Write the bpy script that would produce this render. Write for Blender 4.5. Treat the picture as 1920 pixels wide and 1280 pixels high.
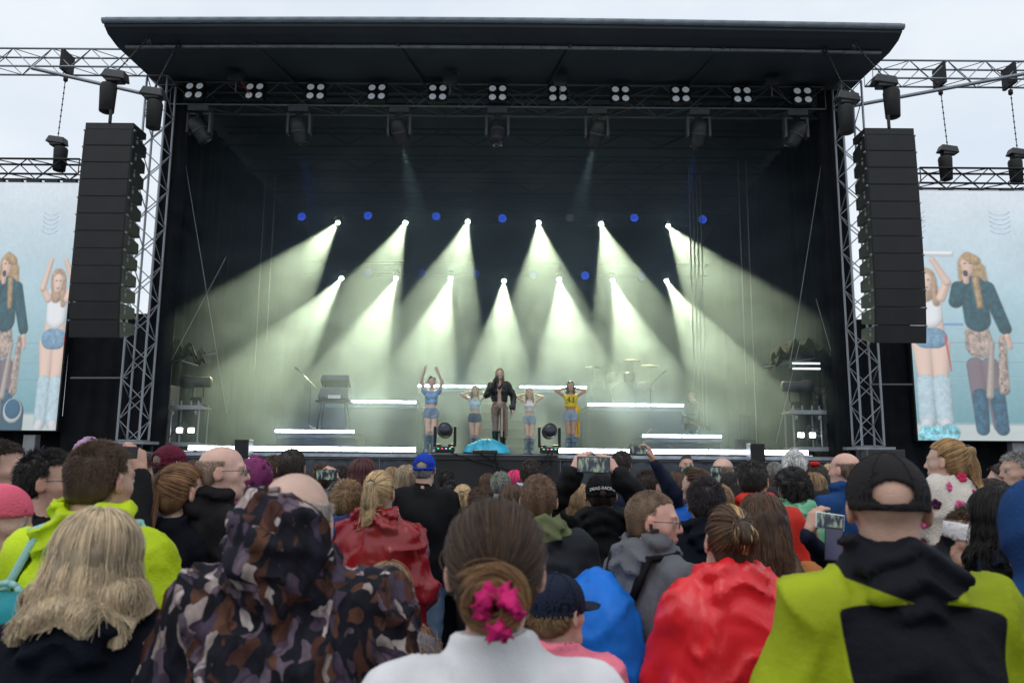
import bpy, math, random
import numpy as np
from mathutils import Vector, Matrix
R = math.radians
random.seed(7); RNG = np.random.default_rng(7)
for o in list(bpy.data.objects): bpy.data.objects.remove(o)
SCN = bpy.context.scene
COL = SCN.collection

# ------------------------------------------------------------------ camera
FPX = 1440.0
CAMZ = 1.75
cam = bpy.data.cameras.new('camera')
cam.sensor_width = 36.0
cam.lens = 36.0 * FPX / 1920.0
cam.clip_start = 0.05; cam.clip_end = 3000
cam.dof.use_dof = True; cam.dof.focus_distance = 16.0; cam.dof.aperture_fstop = 5.0
camo = bpy.data.objects.new('camera', cam); COL.objects.link(camo)
CROT = (Matrix.Rotation(R(90 + 8.6), 4, 'X') @ Matrix.Rotation(R(0.45), 4, 'Z'))
camo.matrix_world = Matrix.Translation((0, 0, CAMZ)) @ CROT
SCN.camera = camo

def at(px, py, Y):
    """the world point at depth Y that the photograph shows at pixel (px, py) of 1920 x 1280"""
    d = CROT.to_3x3() @ Vector(((px - 960) / FPX, -(py - 640) / FPX, -1))
    d *= Y / d.y
    return Vector((d.x, d.y, d.z + CAMZ))

# ------------------------------------------------------------------ sky, sun, exposure
SUN_EL, SUN_ROT = 58, 205
w = bpy.data.worlds.new('World'); SCN.world = w; w.use_nodes = True
nt = w.node_tree; nt.nodes.clear()
def nd(nt, t, **kw):
    n = nt.nodes.new(t)
    for k, v in kw.items():
        if k.startswith('i_'): n.inputs[k[2:].replace('_', ' ')].default_value = v
        else: setattr(n, k, v)
    return n
sky = nd(nt, 'ShaderNodeTexSky', sky_type='NISHITA', sun_disc=False, sun_elevation=R(SUN_EL), sun_rotation=R(SUN_ROT), air_density=1.2, dust_density=4.0)
tc = nd(nt, 'ShaderNodeTexCoord'); mp = nd(nt, 'ShaderNodeMapping'); mp.inputs['Scale'].default_value = (1.2, 1.2, 2.2)
nz = nd(nt, 'ShaderNodeTexNoise'); nz.inputs['Scale'].default_value = 1.7; nz.inputs['Detail'].default_value = 5; nz.inputs['Roughness'].default_value = 0.5
rp = nd(nt, 'ShaderNodeValToRGB')
rp.color_ramp.elements[0].position = 0.30; rp.color_ramp.elements[0].color = (0.64, 0.74, 0.86, 1)
rp.color_ramp.elements[1].position = 0.62; rp.color_ramp.elements[1].color = (0.90, 0.94, 0.98, 1)
sc_ = nd(nt, 'ShaderNodeVectorMath', operation='SCALE'); sc_.inputs['Scale'].default_value = 11.0
mx = nd(nt, 'ShaderNodeMix', data_type='RGBA'); mx.inputs['Factor'].default_value = 0.9
bg = nd(nt, 'ShaderNodeBackground'); bg.inputs['Strength'].default_value = 0.1
wo = nd(nt, 'ShaderNodeOutputWorld')
L = nt.links.new
L(tc.outputs['Generated'], mp.inputs['Vector']); L(mp.outputs['Vector'], nz.inputs['Vector']); L(nz.outputs['Fac'], rp.inputs['Fac'])
L(rp.outputs['Color'], sc_.inputs[0]); L(sky.outputs['Color'], mx.inputs['A']); L(sc_.outputs['Vector'], mx.inputs['B'])
L(mx.outputs['Result'], bg.inputs['Color']); L(bg.outputs['Background'], wo.inputs['Surface'])
sun = bpy.data.lights.new('sun', 'SUN'); sun.energy = 0.55; sun.angle = R(35); sun.color = (1, 0.97, 0.93)
suno = bpy.data.objects.new('sun', sun); COL.objects.link(suno)
# sun stands behind the camera, high, a little to the left
az, el_ = R(SUN_ROT), R(SUN_EL)
sdir = Vector((math.sin(az) * math.cos(el_), math.cos(az) * math.cos(el_), math.sin(el_)))
suno.rotation_euler = (-sdir).to_track_quat('-Z', 'Y').to_euler()
vs = SCN.view_settings
vs.view_transform = 'Standard'; vs.look = 'None'; vs.gamma = 1; vs.exposure = 0.0
SCN.render.engine = 'CYCLES'
cy = SCN.cycles
cy.use_denoising = True; cy.max_bounces = 6; cy.diffuse_bounces = 3; cy.glossy_bounces = 3; cy.transmission_bounces = 5
cy.transparent_max_bounces = 12; cy.volume_bounces = 0; cy.use_light_tree = True; cy.volume_step_rate = 4; cy.volume_max_steps = 64; cy.sample_clamp_indirect = 4
cy.caustics_reflective = False; cy.caustics_refractive = False

# ------------------------------------------------------------------ materials
MATS = {}
def M(name, col, rough=0.6, metal=0.0, var=0.12, scale=6.0, bump=0.0, bscale=60.0, emit=None, estr=0.0, trans=0.0, alpha=1.0, spec=0.5, sheen=0.0, attr=None, coat=0.0, stretch=None, crease=0.0, crscale=5.0):
    if name in MATS: return MATS[name]
    m = bpy.data.materials.new(name); m.use_nodes = True
    t = m.node_tree; b = t.nodes['Principled BSDF']; ln = t.links.new
    b.inputs['Roughness'].default_value = rough; b.inputs['Metallic'].default_value = metal
    b.inputs['Specular IOR Level'].default_value = spec
    b.inputs['Sheen Weight'].default_value = sheen
    b.inputs['Coat Weight'].default_value = coat
    b.inputs['Transmission Weight'].default_value = trans
    b.inputs['Alpha'].default_value = alpha
    tcn = nd(t, 'ShaderNodeTexCoord'); n = nd(t, 'ShaderNodeTexNoise')
    n.inputs['Scale'].default_value = scale; n.inputs['Detail'].default_value = 4
    src = tcn.outputs['Object']
    if stretch:
        mm = nd(t, 'ShaderNodeMapping'); mm.inputs['Scale'].default_value = stretch; ln(src, mm.inputs['Vector']); src = mm.outputs['Vector']
    ln(src, n.inputs['Vector'])
    mr = nd(t, 'ShaderNodeMapRange'); mr.inputs['From Min'].default_value = .3; mr.inputs['From Max'].default_value = .7
    mr.inputs['To Min'].default_value = 1 - var; mr.inputs['To Max'].default_value = 1 + var
    ln(n.outputs['Fac'], mr.inputs['Value'])
    vm = nd(t, 'ShaderNodeVectorMath', operation='SCALE')
    if attr:
        a = nd(t, 'ShaderNodeAttribute'); a.attribute_name = attr; ln(a.outputs['Color'], vm.inputs[0])
    else: vm.inputs[0].default_value = col[:3]
    ln(mr.outputs['Result'], vm.inputs['Scale']); ln(vm.outputs['Vector'], b.inputs['Base Color'])
    if bump:
        n2 = nd(t, 'ShaderNodeTexNoise'); n2.inputs['Scale'].default_value = bscale; n2.inputs['Detail'].default_value = 3
        ln(src, n2.inputs['Vector'])
        bp = nd(t, 'ShaderNodeBump'); bp.inputs['Strength'].default_value = bump; bp.inputs['Distance'].default_value = 0.006
        ln(n2.outputs['Fac'], bp.inputs['Height']); ln(bp.outputs['Normal'], b.inputs['Normal'])
    if crease:
        n3 = nd(t, 'ShaderNodeTexNoise', noise_type='RIDGED_MULTIFRACTAL'); n3.inputs['Scale'].default_value = crscale; n3.inputs['Detail'].default_value = 2.5; n3.inputs['Distortion'].default_value = .6
        ln(src, n3.inputs['Vector'])
        b3 = nd(t, 'ShaderNodeBump'); b3.inputs['Strength'].default_value = crease; b3.inputs['Distance'].default_value = 0.03
        ln(n3.outputs['Fac'], b3.inputs['Height'])
        if bump: ln(b3.outputs['Normal'], bp.inputs['Normal'])
        else: ln(b3.outputs['Normal'], b.inputs['Normal'])
    if emit:
        b.inputs['Emission Color'].default_value = (*emit, 1); b.inputs['Emission Strength'].default_value = estr
    MATS[name] = m
    return m

ALU = M('aluminium', (.29, .31, .34), .45, .75, .2, 5)
BLACKMETAL = M('black_metal', (.018, .019, .021), .45, .3, .2, 8)
DARKGREY = M('dark_grey_plastic', (.04, .042, .046), .5, 0, .2, 8)
BLACKCLOTH = M('black_drape', (.008, .009, .012), .9, 0, .35, 3, .4, 25, spec=.15)
GRILLE = M('speaker_grille', (.011, .012, .014), .55, .2, .25, 3, .5, 400)
CAB = M('speaker_cabinet', (.008, .009, .011), .5, 0, .2, 5)
LENS_DIM = M('dim_lens', (.6, .64, .68), .5, 0, .1, 30, emit=(.72, .82, .92), estr=.17)  # weak emission added to lighten blinder lenses that otherwise render dark
RUBBER = M('rubber', (.015, .015, .016), .6)
LEDBAR = M('led_bar_light', (.8, .85, .9), .4, emit=(.74, .84, 1.0), estr=26.0)
LAMP_ON = M('lit_lens', (.9, .95, .85), .3, emit=(.92, 1.0, .84), estr=60.0)
WORK_ON = M('lit_work_lamp', (.9, .95, .9), .3, emit=(.95, 1.0, .95), estr=14.0)

# ------------------------------------------------------------------ mesh helpers
class MB:
    def __init__(s): s.v = []; s.f = []
    def add(s, vs, fs):
        o = len(s.v); s.v += [tuple(v) for v in vs]; s.f += [tuple(i + o for i in f) for f in fs]; return s
    def box(s, c, d, m=None, taper=1.0):
        hx, hy, hz = d[0] / 2, d[1] / 2, d[2] / 2
        vs = []
        for z in (-1, 1):
            k = taper if z > 0 else 1.0
            for x, y in ((-1, -1), (1, -1), (1, 1), (-1, 1)): vs.append(Vector((x * hx * k, y * hy * k, z * hz)))
        if m is not None: vs = [m @ v for v in vs]
        vs = [v + Vector(c) for v in vs]
        return s.add(vs, [(3, 2, 1, 0), (4, 5, 6, 7), (0, 1, 5, 4), (1, 2, 6, 5), (2, 3, 7, 6), (3, 0, 4, 7)])
    def tube(s, a, b, r, n=8, r2=None, cap=True):
        a, b = Vector(a), Vector(b); d = (b - a)
        q = d.to_track_quat('Z', 'Y').to_matrix(); r2 = r if r2 is None else r2
        vs = []
        for p, rr in ((a, r), (b, r2)):
            for i in range(n):
                t = 2 * math.pi * i / n; vs.append(p + q @ Vector((math.cos(t) * rr, math.sin(t) * rr, 0)))
        fs = [(i, (i + 1) % n, n + (i + 1) % n, n + i) for i in range(n)]
        if cap: fs += [tuple(range(n - 1, -1, -1)), tuple(range(n, 2 * n))]
        return s.add(vs, fs)
    def path(s, pts, r, n=6):
        for a, b in zip(pts[:-1], pts[1:]): s.tube(a, b, r, n)
        return s
    def lathe(s, prof, n=16, m=None, c=(0, 0, 0)):
        """prof: (radius, z) pairs, closed at both ends"""
        vs = []
        for r, z in prof:
            for i in range(n):
                t = 2 * math.pi * i / n; v = Vector((math.cos(t) * r, math.sin(t) * r, z))
                vs.append((m @ v if m is not None else v) + Vector(c))
        k = len(prof)
        fs = [(j * n + i, j * n + (i + 1) % n, (j + 1) * n + (i + 1) % n, (j + 1) * n + i) for j in range(k - 1) for i in range(n)]
        fs += [tuple(range(n - 1, -1, -1)), tuple((k - 1) * n + i for i in range(n))]
        return s.add(vs, fs)
    def quad(s, a, b, c, d): return s.add([a, b, c, d], [(0, 1, 2, 3)])
    def mesh(s, name):
        me = bpy.data.meshes.new(name); me.from_pydata([tuple(v) for v in s.v], [], s.f); me.update(); return me
    def build(s, name, mat, parent=None, smooth=False, bevel=0.0):
        me = s.mesh(name); me.materials.append(mat)
        if smooth: me.polygons.foreach_set('use_smooth', [True] * len(me.polygons))
        o = bpy.data.objects.new(name, me); COL.objects.link(o)
        if parent is not None: o.parent = parent
        if bevel:
            bm = o.modifiers.new('bevel', 'BEVEL'); bm.width = bevel; bm.segments = 2; bm.limit_method = 'ANGLE'
        return o
def tag(o, label, cat, group=None):
    o['label'] = label; o['category'] = cat
    if group: o['group'] = group
    return o
def struct(o): o['kind'] = 'structure'; return o
def empty(name, loc, label=None, cat=None, group=None, rot=None):
    o = bpy.data.objects.new(name, None); COL.objects.link(o); o.location = loc
    if rot is not None: o.rotation_euler = rot
    if label: tag(o, label, cat, group)
    return o
def copy_tree(o, parent=None):
    c = o.copy(); COL.objects.link(c); c.parent = parent
    for ch in list(o.children): copy_tree(ch, c)
    return c
def inst(me, name, parent, mtx):
    o = bpy.data.objects.new(name, me); COL.objects.link(o); o.parent = parent; o.matrix_local = mtx; return o
_ut = {}
def unit_tube(mat, n=8):
    if (mat.name, n) not in _ut:
        me = MB().tube((0, 0, 0), (0, 0, 1), 1, n).mesh('tube'); me.materials.append(mat)
        me.polygons.foreach_set('use_smooth', [len(p.vertices) == 4 for p in me.polygons]); _ut[(mat.name, n)] = me
    return _ut[(mat.name, n)]
def tube_obj(name, a, b, r, mat, parent=None):
    a, b = Vector(a), Vector(b); d = b - a
    m = Matrix.Translation(a) @ d.to_track_quat('Z', 'Y').to_matrix().to_4x4() @ Matrix.Diagonal((r, r, d.length, 1))
    o = bpy.data.objects.new(name, unit_tube(mat)); COL.objects.link(o)
    o.parent = parent
    o.matrix_local = m
    return o
def truss(name, a, b, w, h, label, step=0.5, mat=ALU, r=0.024, rb=0.011, cat='truss', up=Vector((0, 0, 1)), group=None):
    """a box truss from a to b: four chords and zigzag braces on all four sides, each its own part"""
    a, b = Vector(a), Vector(b); d = b - a; ln = d.length; d.normalize()
    side = d.cross(up).normalized(); upv = side.cross(d).normalized()
    root = empty(name, a, label, cat, group)
    cs = [side * (w / 2 * sx) + upv * (h / 2 * sz) for sx, sz in ((-1, -1), (1, -1), (1, 1), (-1, 1))]
    for c in cs: tube_obj('chord', c, c + d * ln, r, mat, root)
    n = max(1, round(ln / step)); st = ln / n
    for f in range(4):
        c0, c1 = cs[f], cs[(f + 1) % 4]
        for i in range(n):
            p, q = (c0, c1) if (i + f) % 2 == 0 else (c1, c0)
            tube_obj('brace', p + d * st * i, q + d * st * (i + 1), rb, mat, root)
    for i in (0, n):
        for f in range(4): tube_obj('end_brace', cs[f] + d * st * i, cs[(f + 1) % 4] + d * st * i, rb, mat, root)
    return root
def wavy_sheet(a, b, z0, z1, amp=.06, wl=.35, nu=60, nz=8, th=.02, seed=0):
    """a hanging drape between ground points a and b with vertical folds"""
    rg = random.Random(seed); a, b = Vector((*a, 0)), Vector((*b, 0)); d = b - a; n = Vector((-d.y, d.x, 0)).normalized()
    nu = max(8, int(d.length / wl * 6)); mb = MB(); vs = []; ph = [rg.uniform(0, 6.28) for _ in range(3)]
    for s in (0, 1):
        for j in range(nz + 1):
            z = z0 + (z1 - z0) * j / nz
            for i in range(nu + 1):
                u = i / nu; x = u * d.length
                off = amp * (math.sin(x / wl * 6.28 + ph[0] + .4 * math.sin(z * 1.3)) + .5 * math.sin(x / wl * 2.9 + ph[1] + z * .3)) * (1 - .5 * j / nz)
                p = a + d * u + n * (off + s * th); vs.append((p.x, p.y, z))
    m = (nu + 1) * (nz + 1); fs = []
    for j in range(nz):
        for i in range(nu):
            k = j * (nu + 1) + i
            fs.append((k, k + 1, k + nu + 2, k + nu + 1)); fs.append((m + k + nu + 1, m + k + nu + 2, m + k + 1, m + k))
    return mb.add(vs, fs)
# ================================================================== GROUND AND STAGE
g = MB().quad((-400, -200, 0), (400, -200, 0), (400, 900, 0), (-400, 900, 0)).build('ground', M('asphalt', (.055, .056, .058), .8, 0, .35, 1.5, .5, 90))
struct(g)
CX = -0.23                      # the stage's own centre line
SF, SZ, SB = 16.5, 1.83, 26.6   # stage front, deck height, back wall
# ---- deck
st = empty('stage', (CX, SF, 0), 'wide black concert stage deck with dark front skirt and centre thrust', 'stage')
DECK = M('stage_deck_black', (.025, .026, .028), .45, 0, .3, 2, .3, 40)
MB().box((0, 5.1, SZ - .06), (15.4, 10.2, .12)).build('deck', DECK, st)
SK = M('stage_skirt', (.035, .042, .05), .8, 0, .3, 2, .3, 30)
for i in range(12):
    x0 = -7.7 + i * 15.4 / 12
    wavy_sheet((x0 + .004, .03), (x0 + 15.4 / 12 - .004, .03), 0.02, SZ - .125, .018, .3, seed=i).build('skirt_panel', SK, st, True)
MB().box((0, -.012, SZ - .05), (15.44, .02, .07)).build('edge_trim', ALU, st)
a0, a1 = at(782, 853, 15.9), at(1046, 853, 15.9)
MB().box(((a0.x + a1.x) / 2 - CX, -.30, SZ - .07), (a1.x - a0.x, .56, .12)).build('thrust_deck', DECK, st)
MB().box(((a0.x + a1.x) / 2 - CX, -.56, (SZ - .14) / 2), (a1.x - a0.x - .02, .02, SZ - .15)).build('thrust_front', M('thrust_black', (.010, .010, .012), .6, 0, .3, 2), st)
MB().box(((a0.x + a1.x) / 2 - CX, -.59, SZ - .02), (a1.x - a0.x, .02, .02)).build('thrust_trim', ALU, st)
for sx in (a0.x - CX, a1.x - CX):
    MB().box((sx, -.30, (SZ - .14) / 2), (.02, .5, SZ - .15)).build('thrust_side', MATS['thrust_black'], st)
# ---- roof
ROOF = M('roof_fabric', (.030, .039, .052), .7, 0, .25, .8, .25, 6)
RZ, RF = 10.36, 14.5
rt = empty('stage_roof', (CX, RF, RZ), 'large flat black stage roof with grey rounded front edge', 'roof')
HW = 8.12
MB().box((0, 6.4, .28), (2 * HW - .1, 12.2, .16)).build('roof_deck', ROOF, rt)
mb = MB()
n = 40
prof = [(0.00, .20), (.02, .0), (.16, -.085), (.55, -.14), (2.6, -.02), (12.3, .10)]      # underside, front to back
vs = [(-HW + 2 * HW * i / n + (0), y, z + .06 * math.sin(math.pi * i / n)) for y, z in prof for i in range(n + 1)]
fs = [(j * (n + 1) + i, (j + 1) * (n + 1) + i, (j + 1) * (n + 1) + i + 1, j * (n + 1) + i + 1) for j in range(len(prof) - 1) for i in range(n)]
mb.add(vs, fs).build('roof_underside', ROOF, rt, False)
mb = MB(); pts = [(-HW - .04 + (2 * HW + .08) * i / n, 0.0, .12 + .07 * math.sin(math.pi * i / n)) for i in range(n + 1)]
mb.path(pts, .065, 10).build('front_roll', M('grey_keder', (.22, .26, .30), .55, 0, .2, 1), rt, True)
pts = [(-HW + .2 + (2 * HW - .4) * i / n, .50, -.15 + .06 * math.sin(math.pi * i / n)) for i in range(n + 1)]
mb = MB()
for p, q in zip(pts[:-1], pts[1:]): mb.box(((p[0] + q[0]) / 2, p[1], (p[2] + q[2]) / 2 - .02), (q[0] - p[0] - .012, .05, .05))
mb.build('front_rail', ALU, rt)
for s in (-1, 1):
    tube_obj('side_roll', (s * HW, 0, .12), (s * HW, 12.2, .2), .06, MATS['grey_keder'], rt)
    MB().quad((s * HW, 0, .2), (s * HW, 12.3, .2), (s * HW, 12.3, .02), (s * HW, 0, 0)).build('side_flap', ROOF, rt)
BEAMM = M('roof_beam', (.05, .055, .06), .5, .4, .15, 4)
for k, y in enumerate((2.8, 4.6, 6.4, 8.2, 10.0, 11.4)):       # roof trusses across, seen from below
    for zz, dy in ((-.12, 0), (-.55, .12), (-.12, .35)):
        tube_obj('roof_chord', (-7.4, y + dy, zz), (7.4, y + dy, zz), .03, BEAMM, rt)
    for i in range(18):
        x = -7.4 + i * 14.8 / 18
        tube_obj('roof_brace', (x, y, -.12 if i % 2 else -.55), (x + 14.8 / 18, y, -.55 if i % 2 else -.12), .018, BEAMM, rt)
for x in (-5.2, -2.2, 1.4, 4.6):
    tube_obj('rafter', (x, .4, -.1), (x + (.5 if x < 0 else -.5), 3.0, -.06), .03, BEAMM, rt)
# ---- back wall and side drapes
bw = wavy_sheet((CX - 7.9, SB), (CX + 7.9, SB), 1.9, 10.5, .018, .6, seed=3).build('back_drape', M('back_drape_cloth', (.009, .011, .015), .95, 0, .3, 2, .1, 20, spec=.1), None, True)
tag(bw, 'black drape closing the rear of the stage behind the beams', 'drape')
for s, nm in ((-1, 'left'), (1, 'right')):
    d = wavy_sheet((CX + s * 7.62, SF + .35), (CX + s * 7.72, SB - .1), 1.86, 10.2, .06, .45, seed=5 + s).build('side_drape', BLACKCLOTH, None, True)
    tag(d, 'tall black side drape along the %s inside of the stage' % nm, 'drape', 'stage side drapes')
    d = wavy_sheet((CX + s * 7.84, SF + .30), (CX + s * 7.28, SF + .30), 1.86, 10.25, .03, .2, seed=25 + s).build('leg_drape', BLACKCLOTH, None, True)
    tag(d, 'narrow black leg drape just inside the %s tower' % nm, 'drape', 'leg drapes')
    # outer wing drapes below the speakers
    x0, x1 = (at(116, 740, 17.0).x, at(300, 740, 17.0).x) if s < 0 else (at(1594, 740, 17.0).x, at(1746, 740, 17.0).x)
    d = wavy_sheet((x0, 17.05), (x1, 17.05), .05, 4.9, .05, .4, seed=8 + s).build('wing_drape', BLACKCLOTH, None, True)
    tag(d, 'black wing drape filling the gap between stage and %s screen' % nm, 'drape', 'wing drapes')
    x0, x1 = (at(-260, 800, 17.3).x, at(240, 800, 17.3).x) if s < 0 else (at(1660, 800, 17.3).x, at(2200, 800, 17.3).x)
    d = wavy_sheet((x0, 17.4), (x1, 17.4), .05, 2.6, .05, .5, seed=11 + s).build('lower_drape', BLACKCLOTH, None, True)
    tag(d, 'low black drape hanging below the %s video screen' % nm, 'drape', 'drapes under the screens')
# ---- towers
TZ = 10.15
for s, px0, px1 in ((-1, 255, 308), (1, 1622, 1577)):
    x = at(px0, 830, SF).x
    side = 'left' if s < 0 else 'right'
    truss('tower_truss', (x, SF - .15, 2.05), (x, SF - .15, TZ), .46, .44, 'tall upright aluminium tower truss at the %s stage edge' % side, .42, ALU, .026, .012, up=Vector((0, 1, 0)), group='stage tower trusses')
    b = empty('tower_support', (x, SF - .15, 0), 'steel support carrying the %s stage tower' % side, 'tower base', 'tower bases')
    MB().box((0, 0, 2.0), (.8, .7, .06)).build('base_plate', ALU, b)
    for dx in (-.3, .3):
        for dy in (-.25, .25): tube_obj('base_leg', (dx, dy, 0), (dx, dy, 1.97), .035, BLACKMETAL, b)
# ---- front lighting truss
tl, tr = at(330, 172, 17.0), at(1538, 172, 17.0)
tz = 10.04
truss('lighting_truss', (tl.x, 17.0, tz), (tr.x, 17.0, tz), .5, .55, 'long dark lighting truss under the front of the roof', .62, M('dark_aluminium', (.20, .22, .24), .45, .7, .15, 5), .024, .011)
# blinders: four round lamps each
def blinder():
    r = empty('blinder_light', (0, 0, 0))
    MB().box((0, .06, 0), (.44, .16, .46)).build('housing', BLACKMETAL, r, bevel=.015)
    for i, (x, z) in enumerate(((-.115, .115), (.115, .115), (-.115, -.115), (.115, -.115))):
        rm = Matrix.Rotation(R(90), 3, 'X')
        f = MB().lathe([(.105, .0), (.105, .03), (.085, .03), (.085, .0)], 18, rm, (x, -.02, z)).build('lamp_ring', BLACKMETAL, r, True)
        MB().lathe([(.083, 0), (.075, .012), (.04, .022), (.005, .025)], 18, rm, (x, -.03, z)).build('lens', LENS_DIM, f, True)
    return r
b0 = blinder()
for i, px in enumerate((365, 478, 592, 707, 821, 933, 1046, 1163, 1276, 1391, 1504)):
    o = b0 if i == 0 else copy_tree(b0)
    p = at(px, 172, 16.62); o.location = (p.x, 16.62, tz - .02); o.rotation_euler = (R(-8), 0, R(random.uniform(-4, 4)))
    nth = ['first', 'second', 'third', 'fourth', 'fifth', 'sixth, centre', 'seventh', 'eighth', 'ninth', 'tenth', 'eleventh'][i]
    tag(o, 'four-lamp blinder on the front truss, %s from the left' % nth, 'stage light', 'four-lamp blinders on the front truss')
# moving heads
GREYM = M('fixture_grey', (.085, .09, .10), .45, .1, .15, 6)
def moving_head(aim, s=1.0, lit=None, upright=False):
    """base plate, U yoke and a tilted head with a lens; hangs from its base unless upright. aim = local direction of the head"""
    k = -1 if not upright else 1
    r = empty('moving_head_light', (0, 0, 0))
    MB().box((0, 0, -k * .0), (.42 * s, .34 * s, .14 * s)).build('base', GREYM if not upright else BLACKMETAL, r, bevel=.02 * s)
    hz = k * .42 * s
    for sx in (-1, 1):
        a = MB(); a.box((sx * .225 * s, 0, k * .29 * s), (.06 * s, .16 * s, .44 * s), None); a.box((sx * .16 * s, 0, k * .09 * s), (.17 * s, .15 * s, .06 * s))
        a.build('yoke_arm', GREYM if not upright else BLACKMETAL, r, bevel=.015 * s)
    q = Vector(aim).normalized().to_track_quat('Z', 'Y').to_matrix()
    h = MB().lathe([(.09 * s, -.26 * s), (.15 * s, -.22 * s), (.17 * s, -.05 * s), (.165 * s, .05 * s), (.15 * s, .2 * s), (.15 * s, .27 * s)], 18, q, (0, 0, hz)).build('head', DARKGREY, r, True)
    MB().lathe([(.168 * s, -.01 * s), (.176 * s, -.01 * s), (.176 * s, .03 * s), (.168 * s, .03 * s)], 18, q, (0, 0, hz)).build('band', GREYM, h, True)
    MB().lathe([(.13 * s, .268 * s), (.12 * s, .285 * s), (.06 * s, .30 * s), (.005, .305 * s)], 18, q, (0, 0, hz)).build('lens', lit or M('dark_lens', (.03, .035, .05), .08, 0, .1, 5), h, True)
    return r
mhd = [(377, (.45, .25, -.8)), (563, (.12, .35, -.9)), (750, (.18, .5, -.85)), (933, (0, -.35, -.95)), (1118, (-.18, .5, -.85)), (1308, (-.12, .35, -.9)), (1490, (-.4, .25, -.8))]
ords = ['leftmost', 'second', 'third', 'centre', 'fifth', 'sixth', 'rightmost']
def spot(name, parent, loc, d, half, energy, col, blend=.15, size=.05):
    l = bpy.data.lights.new(name, 'SPOT'); l.energy = energy; l.color = col; l.spot_size = 2 * half; l.spot_blend = blend; l.shadow_soft_size = size
    o = bpy.data.objects.new(name, l); COL.objects.link(o); o.parent = parent; o.location = loc
    o.rotation_euler = Vector(d).to_track_quat('-Z', 'Y').to_euler(); return o
for i, (px, aim) in enumerate(mhd):
    o = moving_head(aim, 1.12)
    p = at(px, 205, 16.9); o.location = (p.x, 16.9, 9.68)
    tag(o, 'grey moving head lamp hanging under the front truss, %s of seven' % ords[i], 'stage light', 'moving heads under the front truss')
    if i in (2, 4): spot('spot_lamp', o, Vector((0, 0, -.47)) + Vector(aim).normalized() * .36, aim, R(11), 260, (.8, 1, .85))
    if i in (1, 5): spot('spot_lamp', o, Vector((0, 0, -.47)) + Vector(aim).normalized() * .36, aim, R(9), 160, (.15, .25, 1))
# ---- rear truss rows with beam lamps
CR = CROT.to_3x3(); CRX, CRU = CR @ Vector((1, 0, 0)), CR @ Vector((0, 1, 0))
beams_u = [(633, 418, -35.7, 23.3), (760, 418, -23, 23.5), (877, 416, -15, 26), (1010, 418, 5.5, 28), (1127, 420, 17, 25), (1253, 424, 33.5, 25.5)]
beams_l = [(640, 522, -33.5, 19.5), (742, 522, -22, 21), (845, 522, -15.5, 22.5), (945, 527, -2, 22), (1048, 524, 8.5, 26.5), (1149, 526, 17.5, 21.5), (1250, 527, 28, 20)]
BY = 25.2
BEAM_E = 9300
DTR = MATS['dark_aluminium']
truss('rear_truss', (CX - 6.9, BY + .45, 10.1), (CX + 6.9, BY + .45, 10.1), .4, .4, 'upper dark rear truss carrying the row of six beam lamps', .6, BLACKMETAL, .022, .01)
truss('rear_truss', (CX - 6.9, BY + .45, 8.12), (CX + 6.9, BY + .45, 8.12), .4, .4, 'lower dark rear truss carrying the row of seven beam lamps', .6, BLACKMETAL, .022, .01)
for row, (bs, half, en) in enumerate(((beams_u, R(9.5), BEAM_E), (beams_l, R(8.6), BEAM_E * 1.25))):
    for i, (px, py, mid, phi) in enumerate(bs):
        p = at(px, py, BY)
        los = (p - Vector((0, 0, CAMZ))).normalized()
        right = los.cross(Vector((0, 0, 1))).normalized(); upv = right.cross(los).normalized()
        th = math.asin(min(.95, math.sin(half) / math.sin(R(phi))))
        im = right * math.sin(R(mid)) - upv * math.cos(R(mid))
        d = -los * math.cos(th) + im * math.sin(th)
        o = moving_head(d, .55, LAMP_ON)
        hz = -.42 * .55
        o.location = p - d * (.31 * .55) - Vector((0, 0, hz))
        nth = ['first', 'second', 'third', 'fourth', 'fifth', 'sixth', 'seventh'][i]
        tag(o, 'lit beam lamp at the stage back, %s from left in the %s row' % (nth, 'upper' if row == 0 else 'lower'), 'stage light', 'lit beam lamps at the rear')
        spot('beam', o, Vector((0, 0, hz)) + d * (.36 * .55), d, half, en, (1.0, .92, .50), .25, .05)
def par(loc, mat, label, grp):
    r = empty('par_lamp', loc, label, 'stage light', grp)
    rm = Matrix.Rotation(R(90), 3, 'X')
    MB().lathe([(.08, -.24), (.13, -.2), (.155, 0), (.155, .05), (.14, .05), (.14, .03)], 18, rm).build('body', BLACKMETAL, r, True)
    MB().lathe([(.138, .03), (.13, .04), (.05, .046), (.004, .047)], 18, rm).build('lens', mat, r, True)
    MB().box((0, .1, .2), (.05, .05, .2)).build('bracket', BLACKMETAL, r)
    return r
def led_mat(name, col, dark, strn):
    m = bpy.data.materials.new(name); m.use_nodes = True; t = m.node_tree; b = t.nodes['Principled BSDF']
    tcn = nd(t, 'ShaderNodeTexCoord'); v = nd(t, 'ShaderNodeTexVoronoi'); v.inputs['Scale'].default_value = 26; v.inputs['Randomness'].default_value = .25
    rr = nd(t, 'ShaderNodeValToRGB'); rr.color_ramp.elements[0].color = (*col, 1); rr.color_ramp.elements[1].color = (*dark, 1)
    rr.color_ramp.elements[0].position = .25; rr.color_ramp.elements[1].position = .6
    t.links.new(tcn.outputs['Object'], v.inputs['Vector']); t.links.new(v.outputs['Distance'], rr.inputs['Fac'])
    t.links.new(rr.outputs['Color'], b.inputs['Emission Color']); b.inputs['Emission Strength'].default_value = strn
    b.inputs['Base Color'].default_value = (*dark, 1)
    return m
BLUE = led_mat('blue_led_lens', (.05, .16, 1.0), (.0, .01, .22), 1.6)
BLUED = led_mat('dim_blue_led_lens', (.05, .14, .8), (.0, .01, .14), .45)
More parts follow.
